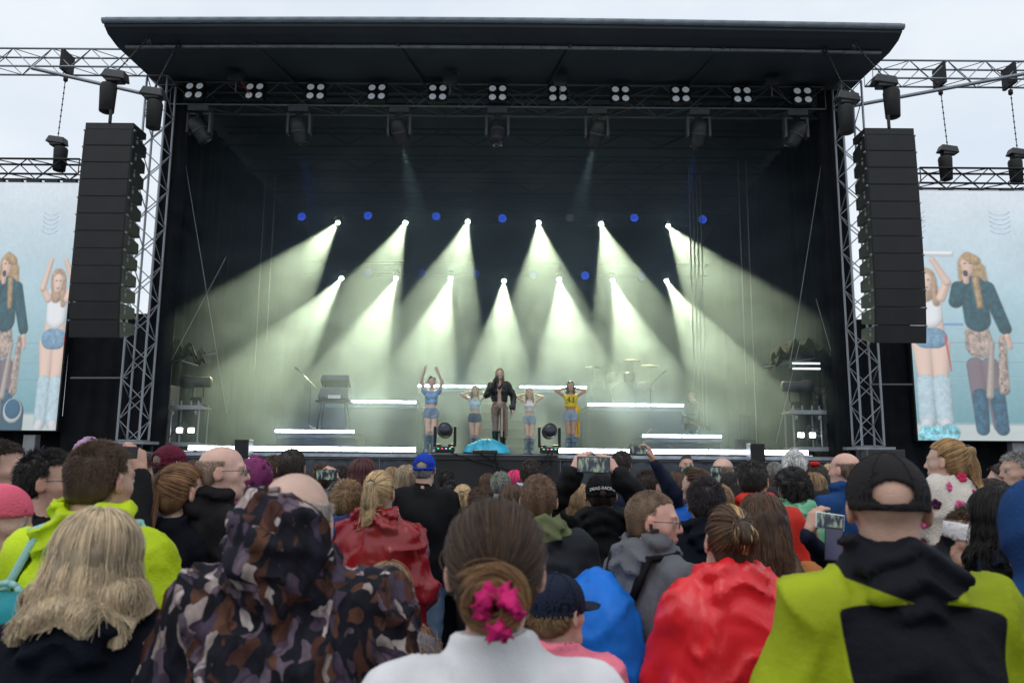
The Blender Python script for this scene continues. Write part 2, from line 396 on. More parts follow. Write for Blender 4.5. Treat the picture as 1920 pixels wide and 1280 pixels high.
GREYL = led_mat('grey_led_lens', (.20, .22, .24), (.03, .03, .035), .35)  # lens of a lamp that is off, its grey added as weak emission
for i, (px, py) in enumerate(((566, 407), (690, 405), (818, 406), (942, 410), (1068, 408), (1189, 409), (1317, 412))):
    par(at(px, py, 25.0), GREYL if i == 4 else BLUE, ('grey round LED lamp with faint added glow in the upper rear row' if i == 4 else 'glowing blue round lamp in the upper rear row, %s from left' % ['first', 'second', 'third', 'fourth', '', 'sixth', 'seventh'][i]), 'round LED lamps in the upper rear row')
for i, (px, py) in enumerate(((690, 512), (792, 512), (893, 514), (1000, 515), (1097, 517), (1203, 518))):
    par(at(px, py, 25.3), BLUE if i == 4 else BLUED, 'small blue round lamp between the lower beams, %s from left' % ['first', 'second', 'third', 'fourth', 'fifth', 'sixth'][i], 'round LED lamps in the lower rear row')
# two bright crossed reflector strips high at the sides
for px, py, s in ((577, 430, -1), (1320, 437, 1)):
    r = empty('reflector_frame', at(px, py, 24.0), 'small glinting metal frame beside the %s rear lamp' % ('leftmost' if s < 0 else 'rightmost'), 'bracket')
    for dx in (0, .12): tube_obj('bar', (dx - s * .15, 0, -.3), (dx + s * .18, 0, .25), .018, ALU, r)
    for dz in (-.18, 0, .15): tube_obj('rung', (s * dz * .55, 0, dz), (s * dz * .55 + .12, 0, dz), .014, ALU, r)
# hoists inside the roof
for i, (px, py) in enumerate(((445, 118), (845, 112), (1050, 112), (1445, 120))):
    p = at(px, py, 16.2)
    r = empty('roof_hoist', (p.x, 16.2, 10.12), 'small chain hoist under the roof soffit, %s from the left' % ['first', 'second', 'third', 'fourth'][i], 'hoist', 'hoists under the roof')
    MB().box((0, 0, .0), (.3, .2, .16)).box((.12, 0, .1), (.08, .22, .08)).build('motor', DARKGREY, r, bevel=.015)
    tube_obj('chain', (0, 0, -.08), (0, 0, -.32), .012, ALU, r); tube_obj('cable', (.1, 0, -.05), (.3, .05, -.33), .014, M('red_cable', (.4, .03, .03), .5) if i == 0 else RUBBER, r)

# ================================================================== LED BARS, RISERS, STAIRS
def led_bar(p0, p1, label, grp, h=.1):
    p0, p1 = Vector(p0), Vector(p1); c = (p0 + p1) / 2
    r = empty('led_bar', c, label, 'light bar', grp); ln = (p1 - p0).length
    MB().box((0, .045, 0), (ln - .01, .07, h + .02)).build('housing', BLACKMETAL, r)
    MB().box((0, 0, 0), (ln - .02, .03, h)).build('diffuser', LEDBAR, r)
    return r
k = 0
WORDS = ['first', 'second', 'third', 'fourth', 'fifth', 'sixth', 'seventh', 'eighth', 'ninth', 'tenth']
lx = [352, 449, 546, 638, 735, 780]; rx = [1046, 1132, 1230, 1328, 1426, 1516]
for xs, side in ((lx, 'left'), (rx, 'right')):
    for i in range(5):
        p0, p1 = at(xs[i], 845, 16.42), at(xs[i + 1], 845, 16.42)
        led_bar((p0.x + .004, 16.42, SZ + .075), (p1.x - .004, 16.42, SZ + .075), 'white light bar on the stage front edge, %s piece in the %s half' % (WORDS[i], side), 'light bars along the stage front', .085)
RIS = M('riser_black', (.045, .05, .055), .6, 0, .25, 2)
def riser(px0, px1, py, Y, Yb, label, bars=2):
    p0, p1 = at(px0, py, Y), at(px1, py, Y); zt = (p0.z + p1.z) / 2 - .06
    r = empty('riser', ((p0.x + p1.x) / 2, Y, SZ), label, 'riser', 'stage risers')
    w_ = p1.x - p0.x
    MB().box((0, (Yb - Y) / 2, zt - SZ - .06), (w_, Yb - Y, .12)).build('top', RIS, r)
    MB().box((0, .06, (zt - SZ - .13) / 2), (w_ - .04, .03, zt - SZ - .13)).build('front_panel', RIS, r)
    for sx in (-1, 1):
        MB().box((sx * (w_ / 2 - .03), (Yb - Y) / 2, (zt - SZ - .13) / 2), (.03, Yb - Y - .2, zt - SZ - .13)).build('side_panel', RIS, r)
    return p0, p1, zt
def bars(p0, p1, z, Y, n, label, h=.055):
    for i in range(n):
        a = p0.x + (p1.x - p0.x) * i / n; b = p0.x + (p1.x - p0.x) * (i + 1) / n
        led_bar((a + .004, Y - .06, z), (b - .004, Y - .06, z), label + (', left piece' if i == 0 and n > 1 else ', right piece' if n > 1 else ''), 'light bars on the riser edges', h)
for args, lab, blab in (((517, 666, 806, 18.0, 19.4), 'low black riser under the keyboard', 'white light bar along the low left riser'),
                        ((1203, 1352, 815, 18.0, 19.4), 'low black riser in front of the guitarist', 'white light bar along the low right riser'),
                        ((600, 782, 751, 19.5, 21.0), 'middle black riser left of the stairs', 'white light bar on the middle left riser'),
                        ((1101, 1281, 757, 19.5, 22.6), 'middle black riser below the drum kit', 'white light bar on the middle right riser'),
                        ((784, 911, 722, 21.0, 23.6), 'tall black riser behind the dancers left of the singer', 'white light bar on the tall left riser'),
                        ((974, 1100, 724, 21.0, 23.6), 'tall black riser behind the dancers right of the singer', 'white light bar on the tall right riser')):
    p0, p1, zt = riser(*args, lab)
    bars(p0, p1, zt + .03, args[3], 2, blab)
RZC = zt
s0, s1 = at(890, 760, 20.0), at(985, 760, 20.0)
sr = empty('stage_stairs', ((s0.x + s1.x) / 2, 18.8, SZ), 'dark stairs rising behind the singer in the stage centre', 'stairs')
ns = 8
for i in range(ns):
    MB().box((0, i * .28 + .14, (i + 1) * (RZC - SZ) / ns - .02), (s1.x - s0.x, .30, .04)).build('tread', M('stair_grey', (.10, .11, .11), .5, 0, .2, 3), sr)
    MB().box((0, i * .28 + .02, (i + .5) * (RZC - SZ) / ns - .02), (s1.x - s0.x - .04, .02, (RZC - SZ) / ns - .05)).build('stair_front', RIS, sr)

# ================================================================== STAGE EQUIPMENT
for px, py, side in ((460, 838, 'left'), (1414, 846, 'right')):
    p = at(px, py, 16.2)
    r = empty('fill_speaker', (p.x, 16.1, 0), 'black upright fill speaker standing before the %s half of the stage front' % side, 'speaker', 'fill speakers')
    MB().box((0, 0, 1.90), (.30, .28, .36)).build('cabinet', CAB, r, bevel=.012)
    MB().box((0, -.146, 1.90), (.27, .012, .33)).build('grille', GRILLE, r)
    MB().box((0, 0, .86), (.34, .34, 1.70)).build('pedestal', BLACKMETAL, r, bevel=.01)
for px, side in ((834, 'left'), (1030, 'right')):
    p = at(px, 840, 15.95)
    o = moving_head((0.05, -1, .12), .92, None, True); o.location = (p.x, 15.95, SZ + .075)
    tag(o, 'black floor moving head lamp at the thrust edge, %s of the blue cloth' % side, 'stage light', 'floor moving heads')
    for i, c in enumerate(((.1, .8, .3), (.9, .1, .4), (.6, .6, .7), (.1, .8, .5))):
        MB().box((-.12 + i * .08, -.165, .02), (.035, .01, .018)).build('indicator', M('indicator_%d' % i, c, .4, emit=c, estr=1.2), o)
# keyboard on its stand
p = at(626, 795, 18.6); kz = 2.40 - .06
kb = empty('keyboard_stand', (p.x, 18.6, kz), 'two-tier keyboard on a trestle stand standing on the left riser', 'keyboard')
KBM = M('keyboard_grey', (.10, .11, .12), .5, 0, .2, 6)
for sx in (-1, 1):
    for sy in (-1, 1): tube_obj('leg', (sx * .36, sy * .22, 0), (sx * .27, sy * .12, .68), .02, BLACKMETAL, kb)
MB().box((0, 0, .72), (.84, .42, .05)).build('tabletop', BLACKMETAL, kb)
MB().box((0, -.02, .87), (.74, .34, .26), Matrix.Rotation(R(-20), 3, 'X'), .9).build('lower_keyboard', KBM, kb, bevel=.01)
MB().box((.03, -.215, .82), (.30, .01, .09), Matrix.Rotation(R(-20), 3, 'X')).build('logo_plate', M('pale_plate', (.6, .62, .64), .5), kb)
for sx in (-1, 1): tube_obj('riser_post', (sx * .25, 0, .95), (sx * .25, .05, 1.14), .018, BLACKMETAL, kb)
MB().box((0, .05, 1.22), (.70, .34, .16), Matrix.Rotation(R(-28), 3, 'X'), .92).build('upper_keyboard', KBM, kb, bevel=.01)
# microphone stands
for px, py0, py1, Y, side in ((579, 800, 700, 18.4, 'beside the keyboard'), (1221, 800, 705, 18.4, 'left of the guitarist')):
    b_, t_ = at(px, py0, Y), at(px, py1, Y); z0 = 2.34
    r = empty('microphone_stand', (b_.x, Y, z0), 'thin microphone stand with angled boom ' + side, 'mic stand', 'microphone stands')
    hgt = t_.z - z0 - .3
    tube_obj('pole', (0, 0, 0), (0, 0, hgt), .012, M('stand_grey', (.16, .17, .18), .4, .6), r)
    s = -1 if px < 900 else 1
    tube_obj('boom', (-s * .18, 0, hgt - .1), (s * .28, 0, hgt + .36), .009, MATS['stand_grey'], r)
    q = Vector((s, 0, .8)).to_track_quat('Z', 'Y').to_matrix()
    MB().lathe([(.012, 0), (.016, .08), (.026, .10), (.026, .14), (.01, .16)], 10, q, (s * .28, 0, hgt + .36)).build('microphone', ALU, r, True)
    for k in range(3):
        a = k * 2.094; tube_obj('leg', (0, 0, .12), (.28 * math.cos(a), .28 * math.sin(a), .01), .009, MATS['stand_grey'], r)
# drum kit behind the right riser
p = at(1168, 745, 20.6); dz = 3.2
dk = empty('drum_kit', (p.x, 20.6, dz - .05), 'pale drum kit on the riser, half hidden in the smoke', 'drum kit')
DRM = M('drum_shell', (.10, .10, .10), .5, 0, .1, 4); CYM = M('cymbal_brass', (.02, .017, .012), .8, .2, .1, 6)
rm = Matrix.Rotation(R(90), 3, 'X')
bd = MB().lathe([(.29, -.2), (.30, -.2), (.30, .2), (.28, .2)], 24, rm, (0, 0, .32)).build('bass_drum', DRM, dk, True)
MB().lathe([(.27, .18), (.27, .195)], 24, rm, (0, 0, .32)).build('drum_head', M('drum_skin', (.16, .16, .155), .7), bd, True)
for x, z, r_ in ((-.25, .75, .17), (.2, .77, .16), (.62, .5, .22), (-.65, .52, .18)):
    MB().lathe([(r_, -.1), (r_, .12), (r_ - .01, .125)], 20, None, (x, .1, z)).build('tom_drum', DRM, dk, True)
for x, z in ((-.75, 1.05), (.78, 1.1), (.3, 1.25)):
    MB().lathe([(.24, 0), (.1, .02), (.03, .045)], 20, Matrix.Rotation(R(14), 3, 'X'), (x, .2, z)).build('cymbal', CYM, dk, True)
    tube_obj('cymbal_stand', (x, .2, 0), (x, .2, z), .01, MATS['stand_grey'], dk)
# side carts with lamps, cases and rails
def tech_cart(loc, s, label):
    r = empty('equipment_cart', loc, label, 'cart', 'equipment carts at the stage sides')
    W, H = .62, 1.05
    for dx in (-W / 2, W / 2):
        for dy in (-.25, .25): tube_obj('post', (dx, dy, .12), (dx, dy, H), .022, ALU, r)
    for z in (.16, H - .08):
        MB().box((0, 0, z), (W + .12, .62, .05)).build('shelf', ALU, r)
        MB().box((0, -.325, z), (W + .2, .03, .09)).build('rail', ALU, r)
    for dx in (-.26, .26):
        MB().lathe([(.06, -.02), (.06, .02)], 12, Matrix.Rotation(R(90), 3, 'Y'), (dx, -.2, .06)).build('caster', RUBBER, r, True)
        MB().lathe([(.05, -.02), (.05, .02)], 12, Matrix.Rotation(R(90), 3, 'Y'), (dx, -.3, H - .2)).build('caster', M('caster_grey', (.3, .3, .32), .5), r, True)
    for dx in (-.13, .13):
        MB().box((dx * 1.0, -.12, .46), (.16, .10, .17)).build('lamp_body', BLACKMETAL, r)
        MB().box((dx * 1.0, -.176, .47), (.13, .01, .10)).build('lit_panel', WORK_ON, r)
    for dx in (-.3, -.1, .12, .28): tube_obj('clamp', (dx, -.25, H - .05), (dx, -.25, H + .07), .02, ALU, r)
    # big followspot-like lamp body on top
    MB().box((s * .16, .05, H + .1), (.26, .3, .14)).build('lamp_base', BLACKMETAL, r, bevel=.01)
    for dx in (-.12, .12): MB().box((s * .16 + dx, .05, H + .34), (.03, .12, .36)).build('lamp_yoke', BLACKMETAL, r)
    MB().lathe([(.10, -.32), (.12, -.3), (.12, .1), (.15, .2), (.15, .34), (.13, .34)], 16, Matrix.Rotation(R(-s * 90), 3, 'Y'), (s * .1, .05, H + .52)).build('lamp_barrel', DARKGREY, r, True)
    tube_obj('cable', (-.3, -.28, .3), (.0, -.3, .7), .01, RUBBER, r); tube_obj('cable', (.0, -.3, .7), (.3, -.28, .5), .01, RUBBER, r)
    return r
pl, pr = at(352, 830, 17.4), at(1508, 838, 17.4)
tech_cart((pl.x, 17.4, SZ), 1, 'wheeled aluminium cart with two lit lamps at the left stage wing')
tech_cart((pr.x, 17.4, SZ), -1, 'wheeled aluminium cart with two lit lamps at the right stage wing')
p = at(306, 800, 17.6)
r = empty('flight_case', (p.x, 17.7, SZ), 'tall grey flight case with an orange stripe at the left wing', 'case')
MB().box((0, 0, .75), (.34, .5, 1.5)).build('case_body', M('case_purple_grey', (.09, .085, .11), .6, 0, .2, 4), r, bevel=.015)
MB().box((-.02, -.256, 1.28), (.05, .01, .42), Matrix.Rotation(R(-24), 3, 'Y')).build('stripe', M('orange_stripe', (.8, .13, .04), .5), r)
for z in (.1, .75, 1.45): MB().box((0, -.255, z), (.36, .02, .03)).build('case_edge', ALU, r)
p = at(1545, 760, 17.9)
cv = wavy_sheet((p.x - .3, 17.9), (p.x + .3, 17.9), SZ, SZ + 1.6, .05, .2, seed=31).build('rain_cover', M('black_plastic_sheet', (.012, .013, .015), .25, 0, .3, 6, .8, 14), None, True)
tag(cv, 'wrinkled black plastic rain cover over gear at the right wing', 'cover')
for px, side in ((330, 'left'), (1500, 'right')):
    p = at(px, 670, 17.6)
    r = empty('side_canopy', (p.x, 17.6, p.z), 'crumpled black cloth bundle hung above the %s equipment cart' % side, 'cloth bundle')
    mb = MB(); n_ = 14; rg = random.Random(px)
    vs = [((i / n_ - .5) * 1.3, (j / 6 - .5) * .6, .12 * math.sin(i * 1.7 + j) + .3 * math.sin(i / n_ * 3.1) + rg.uniform(-.05, .05)) for j in range(7) for i in range(n_ + 1)]
    vs += [(x, y, z - .16) for x, y, z in vs]; m_ = 7 * (n_ + 1)
    fs = []
    for j in range(6):
        for i in range(n_):
            q = j * (n_ + 1) + i; fs += [(q, q + 1, q + n_ + 2, q + n_ + 1), (m_ + q + n_ + 1, m_ + q + n_ + 2, m_ + q + 1, m_ + q)]
    mb.add(vs, fs).build('cloth', BLACKCLOTH, r, True)
    tube_obj('support_bar', (-.9, 0, -.25), (.9, 0, .1), .02, ALU, r)
    if side == 'right':
        for z in (-.18, -.30): MB().box((.0, -.35, z), (.62, .03, .035)).build('lamp_strip', M('dim_strip', (.8, .85, .9), .4, emit=(.85, .95, 1), estr=1.6), r)
    else: tube_obj('lamp_tube', (.3, -.35, -.12), (.65, -.3, -.22), .012, M('dim_tube', (.5, .5, .5), .4), r)
# cables and poles at the back
for i, (px, y0, y1, Y) in enumerate(((486, 540, 690, 22), (505, 545, 640, 22), (1298, 560, 800, 21), (1305, 555, 800, 21.1), (1312, 558, 800, 21.2), (1319, 560, 800, 21.3), (1394, 590, 720, 20.5), (1410, 600, 840, 20.5))):
    a, b = at(px, y0, Y), at(px, y1, Y)
    o = tube_obj('drop_pole', (a.x, Y, b.z), (a.x, Y, 10.0), .018, M('pole_grey', (.3, .32, .32), .45, .5))
    tag(o, 'thin pale vertical pole hanging at the back, %s from the left' % WORDS[i], 'pole', 'thin poles at the back of the stage')
for i, (x0, y0, x1, y1, Y) in enumerate(((330, 200, 425, 775, 16.9), (425, 480, 290, 735, 16.9), (1560, 180, 1480, 690, 16.9), (1530, 560, 1590, 770, 16.9), (1500, 640, 1455, 830, 17.0))):
    o = tube_obj('guy_wire', at(x0, y0, Y), at(x1, y1, Y), .006, M('wire_grey', (.35, .36, .36), .4, .6))
    tag(o, 'thin steel guy wire crossing the stage opening, %s side, %s one' % ('left' if i < 2 else 'right', ['long', 'short', 'long', 'short', 'lowest'][i]), 'wire', 'guy wires')
# road cases and barrier-like frames on the right of the stage
p = at(1402, 830, 18.4)
r = empty('metal_rail', (p.x, 18.4, SZ), 'grey metal rail frame with a case standing right of the low riser', 'rail')
for dx in (-.16, -.05, .06, .17): tube_obj('bar', (dx, 0, 0), (dx, 0, .95), .012, MATS['stand_grey'], r)
tube_obj('top_bar', (-.18, 0, .95), (.18, 0, .95), .014, MATS['stand_grey'], r)
MB().box((-.1, -.15, .2), (.42, .25, .38)).build('case', RIS, r, bevel=.01)
# blue cloth heap on the thrust
p = at(915, 845, 16.1)
def heap(name, loc, rx, ry, h, mat, seed, parent=None):
    rg = np.random.default_rng(seed); nu, nv = 48, 14; vs = []
    for j in range(nv + 1):
        t = j / nv
        for i in range(nu):
            a = 2 * math.pi * i / nu
            rr = (1 - t) ** .55 * (1 + .10 * math.sin(3 * a + seed) + .06 * math.sin(7 * a + 2.0) + .05 * math.sin(11 * a + 5 * t))
            z = h * (t ** .8) * (1 + .22 * math.sin(2 * a + 1) * (1 - t)) + .03 * math.sin(9 * a + 8 * t) * (1 - t) * t * 3 + rg.normal(0, .006)
            vs.append((rr * rx * math.cos(a), rr * ry * math.sin(a), max(0.0, z)))
    fs = [(j * nu + i, j * nu + (i + 1) % nu, (j + 1) * nu + (i + 1) % nu, (j + 1) * nu + i) for j in range(nv) for i in range(nu)]
    fs.append(tuple(range(nu - 1, -1, -1)))
    o = MB().add(vs, fs).build(name, mat, parent, True); o.location = loc; return o
o = heap('blue_cloth', (p.x, 16.12, SZ), .47, .26, .30, M('turquoise_cloth', (.03, .42, .62), .45, 0, .3, 5, .9, 16), 4)
tag(o, 'crumpled turquoise blue cloth lying on the thrust edge', 'cloth')
r = empty('monitor_box', (p.x - .05, 15.8, SZ), 'flat black cable box in front of the blue cloth', 'box')
MB().box((0, 0, .035), (.5, .12, .07)).build('case', BLACKMETAL, r, bevel=.008)
for i in range(5): MB().box((-.2 + i * .1, -.062, .04), (.05, .01, .03)).build('socket', DARKGREY, r)
for i, pts in enumerate(([(870, 848), (900, 850), (935, 870), (950, 900)], [(845, 848), (880, 860), (940, 876), (985, 884)], [(1030, 848), (1015, 870), (1000, 876)], [(1035, 848), (1032, 872), (1020, 890), (1010, 900)], [(930, 848), (926, 866), (930, 890)])):
    w_ = [at(x, y, 15.85 if k_ == 0 else 15.88) for k_, (x, y) in enumerate(pts)]
    o = MB().path(w_, .014, 6).build('power_cable', RUBBER, None, True)
    tag(o, 'black cable drooping over the thrust front, %s from the left' % ['second', 'first', 'fourth', 'fifth', 'third'][i], 'cable', 'cables over the thrust front')

# ================================================================== LINE ARRAYS, HOISTS, OUTER TRUSSES
def hoist(loc, top, label, bag=True, s=1.0, bagdx=.0):
    r = empty('chain_hoist', loc, label, 'hoist', 'chain hoists')
    MB().box((0, 0, 0), (.46 * s, .26 * s, .17 * s), Matrix.Rotation(R(8), 3, 'Y'), .8).box((.0, 0, -.10 * s), (.30 * s, .20 * s, .08 * s)).build('motor', DARKGREY, r, bevel=.02)
    tube_obj('hook_block', (0, 0, -.14 * s), (0, 0, -.26 * s), .035, BLACKMETAL, r)
    top = Vector(top) - Vector(loc); d = top - Vector((0, 0, .08)); n_ = max(2, int(d.length / .07))
    mb = MB()
    for i in range(n_):
        a = Vector((0, 0, .08)) + d * (i / n_); b = Vector((0, 0, .08)) + d * ((i + .8) / n_); mb.tube(a, b, .016 if i % 2 else .010, 6)
    mb.build('chain', BLACKMETAL, r)
    MB().lathe([(.02, -.08), (.05, -.06), (.05, .04), (.02, .06)], 10, None, top - Vector((0, 0, .1))).build('hook', BLACKMETAL, r, True)
    if bag:
        MB().lathe([(.09, -.62), (.13, -.60), (.15, -.1), (.13, -.05), (.11, -.05)], 12, None, (bagdx, .0, -.12)).build('chain_bag', M('bag_black', (.014, .015, .017), .75, 0, .3, 6, .5, 20), r, True)
    return r
def line_array(pxl, pxr, pytop, side):
    Y = 13.5
    a, b = at(pxl, pytop, Y), at(pxr, pytop, Y); W = b.x - a.x; xc = (a.x + b.x) / 2; zt = a.z
    r = empty('line_array_speaker', (xc, Y, zt), 'tall hanging black line array speaker column on the %s' % side, 'speaker', 'hanging line arrays')
    MB().box((0, .25, -.06), (W * .98, .5, .12)).build('fly_frame', BLACKMETAL, r)
    z, y, tilt = -.13, 0.0, 0.0
    n_ = 12; hf, hr, dp = .325, .205, .72
    for i in range(n_):
        tilt = R(-1.0 + (0.35 * i if i < 8 else 2.8 + (i - 8) * 2.2))
        rot = Matrix.Rotation(tilt, 3, 'X')      # lean so that the grille looks down
        c = MB(); w2 = W / 2
        def pt(x, yy, zz): v = rot @ Vector((x, yy, zz)); return (v.x, v.y + y, v.z + z)
        wr = w2 * .80
        hf_ = hf - .008
        e = (hf - hr) / 2
        vs = [pt(-w2, 0, -hf_), pt(w2, 0, -hf_), pt(w2, 0, 0), pt(-w2, 0, 0), pt(-wr, dp, -hf_ + e), pt(wr, dp, -hf_ + e), pt(wr, dp, -e), pt(-wr, dp, -e)]
        cab = c.add(vs, [(0, 1, 2, 3), (5, 4, 7, 6), (1, 5, 6, 2), (4, 0, 3, 7), (3, 2, 6, 7), (4, 5, 1, 0)]).build('cabinet', CAB, r)
        gm = MB(); gw = w2 - .02
        gm.add([pt(-gw, -.012, -hf_ + .012), pt(gw, -.012, -hf_ + .012), pt(gw, -.012, -.012), pt(-gw, -.012, -.012), pt(-gw, .002, -hf_ + .012), pt(gw, .002, -hf_ + .012), pt(gw, .002, -.012), pt(-gw, .002, -.012)],
               [(0, 1, 2, 3), (4, 7, 6, 5), (0, 4, 5, 1), (1, 5, 6, 2), (2, 6, 7, 3), (3, 7, 4, 0)]).build('grille', GRILLE, cab)
        for sx in (-1, 1):
            m2 = MB(); x = sx * (w2 + .004)
            m2.box(pt(x * .93, .2, -hf / 2), (.03, .05, .07)); m2.box(pt(x * .93, .2, -hf / 2 + .09), (.03, .045, .03)); m2.build('side_handle', M('handle_grey', (.22, .22, .23), .5), cab)
            MB().box(pt(sx * (w2 + .008), .03, -.01), (.03, .05, .03)).build('rigging_pin', ALU, cab)
        off = rot @ Vector((0, 0, -hf)); y += off.y; z += off.z
    return r, xc, zt
la, xl, zl = line_array(160, 252, 230, 'left'); ra, xr, zr = line_array(1620, 1714, 240, 'right')
for xc, zt, side, sgn in ((xl, zl, 'left', 1), (xr, zr, 'right', -1)):
    hoist((xc + sgn * -.02, 13.6, zt + .98), (xc + sgn * .0, 14.7, RZ - .1), 'chain hoist with black bag above the %s array, front one' % side, True, 1.0, sgn * -.12)
    hoist((xc + sgn * .52, 14.0, zt + .84), (xc + sgn * .5, 14.9, RZ - .1), 'chain hoist with black bag above the %s array, rear one' % side, True, 1.0, sgn * .04)
    tube_obj('hook_link', (0, 0, 0), (0, 0, .25), .03, BLACKMETAL, la if sgn > 0 else ra)
# outer trusses
TY = 16.9
l0, l1 = at(-330, 112, TY), at(288, 118, TY); zt_ = (l0.z + l1.z) / 2
truss('outer_truss', (l0.x, TY, l1.z), (l1.x, TY, l1.z), .42, .44, 'light aluminium truss reaching out from the left of the roof', .45, ALU, .024, .011, group='outer trusses')
r0, r1 = at(1628, 138, TY), at(2260, 138, TY)
truss('outer_truss', (r0.x, TY, r0.z), (r1.x, TY, r0.z), .42, .44, 'light aluminium truss reaching out from the right of the roof', .45, ALU, .024, .011, group='outer trusses')
for x0, y0, x1, y1, side in ((60, 128, 292, 181, 'left'), (1592, 200, 1925, 138, 'right')):
    o = tube_obj('brace_tube', at(x0, y0, TY - .35), at(x1, y1, TY - .35), .045, ALU)
    tag(o, 'long slanting aluminium brace tube below the %s outer truss' % side, 'tube', 'brace tubes')
q0, q1 = at(-330, 318, TY), at(156, 318, TY)
truss('screen_truss', (q0.x, TY, q1.z), (q1.x, TY, q1.z), .36, .36, 'black truss carrying the left video screen', .4, BLACKMETAL, .026, .013, group='screen trusses')
q2, q3 = at(1718, 334, TY), at(2260, 334, TY)
truss('screen_truss', (q2.x, TY, q2.z), (q3.x, TY, q2.z), .36, .36, 'black truss carrying the right video screen', .4, BLACKMETAL, .026, .013, group='screen trusses')
for px, py, ty, lab in ((108, 264, 140, 'left screen truss'), (1777, 281, 165, 'right screen truss, inner one'), (1908, 287, 165, 'right screen truss, outer one')):
    p = at(px, py, TY); t_ = at(px + 16 if px < 900 else px - 14, ty, TY)
    h_ = hoist(p, (t_.x, TY, t_.z), 'chain hoist with hanging bag above the ' + lab, True, .95, .1 if px < 900 else -.08)
    MB().box((t_.x - p.x, 0, t_.z - p.z + .28), (.07, .46, .5)).build('sling', M('bag_black', (.014, .015, .017)), h_)
# ---- video screens with the picture they show
exec_screens = True
def cap2(X, Y, a, b, ra, rb):
    ax, ay = a; bx, by = b; dx, dy = bx - ax, by - ay; l2 = dx * dx + dy * dy + 1e-6
    t = np.clip(((X - ax) * dx + (Y - ay) * dy) / l2, 0, 1)
    return np.hypot(X - ax - t * dx, Y - ay - t * dy) - (ra + (rb - ra) * t)
def paint(C, d, col, soft=2.2, var=0.0, N=None):
    """lay one rounded, softly lit shape of the video picture over C"""
    k = np.clip(.5 - d / soft, 0, 1)[..., None]
    g0, g1 = np.gradient(d); gl = np.hypot(g0, g1) + 1e-6; t = np.clip(-d / 13, 0, 1)
    lam = .58 + .42 * np.sqrt(np.clip(1 - (1 - t) ** 2, 0, 1)) - .26 * (g0 / gl * .5 + g1 / gl * .8) * (1 - t)
    c = np.array(col) * lam[..., None]
    if N is not None: c = c * (1 + 1.6 * var * N[..., None])
    return C * (1 - k) + c * k
def figure_singer(C, X, Y, cx, N):
    o = lambda x, y: (cx + x, y)
    HAIR, SK_, JK, SKIRT = (.50, .34, .17), (.80, .54, .43), (.012, .085, .11), (.46, .36, .31)
    for s in (-1, 1): C = paint(C, cap2(X, Y, o(s * 12 + 8, 690), o(s * 14 + 14, 800), 15, 11), (.22, .17, .20)); C = paint(C, cap2(X, Y, o(s * 14 + 14, 745), o(s * 16 + 16, 806), 13, 11), (.03, .12, .20), N=N, var=.2)
    C = paint(C, cap2(X, Y, o(0, 500), o(-4, 560), 20, 17), HAIR, 5, .12, N); C = paint(C, cap2(X, Y, o(14, 510), o(24, 575), 12, 8), HAIR, 5, .12, N)
    C = paint(C, cap2(X, Y, o(4, 632), o(6, 652), 21, 24), SKIRT, 3, .22, N); C = paint(C, cap2(X, Y, o(44, 640), o(40, 735), 6, 9), SKIRT, 3, .22, N); C = paint(C, cap2(X, Y, o(26, 650), o(16, 745), 4, 6), (.50, .43, .38), 3)
    C = paint(C, cap2(X, Y, o(3, 546), o(6, 606), 23, 22), JK, 3, .18, N); C = paint(C, cap2(X, Y, o(26, 546), o(50, 622), 13, 11), JK, 3, .18, N); C = paint(C, cap2(X, Y, o(-22, 545), o(-28, 572), 12, 12), JK, 3, .18, N); C = paint(C, cap2(X, Y, o(-26, 570), o(-12, 540), 11, 8), JK, 3, .18, N)
    C = paint(C, cap2(X, Y, o(52, 636), o(56, 656), 5, 4), SK_); C = paint(C, cap2(X, Y, o(-4, 500), o(-4, 514), 12, 9), SK_); C = paint(C, cap2(X, Y, o(-8, 522), o(-8, 534), 6, 5), SK_); C = paint(C, cap2(X, Y, o(-8, 516), o(-8, 520), 4, 4), (.06, .06, .08))
    C = paint(C, cap2(X, Y, o(-9, 499), o(-6, 499), 1.2, 1.2), (.25, .15, .12)); C = paint(C, cap2(X, Y, o(0, 499), o(3, 499), 1.2, 1.2), (.25, .15, .12))
    C = paint(C, cap2(X, Y, o(-2, 486), o(10, 494), 9, 8), HAIR, 4, .12, N); C = paint(C, cap2(X, Y, o(8, 530), o(12, 580), 6, 5), HAIR, 5, .12, N)
    return C
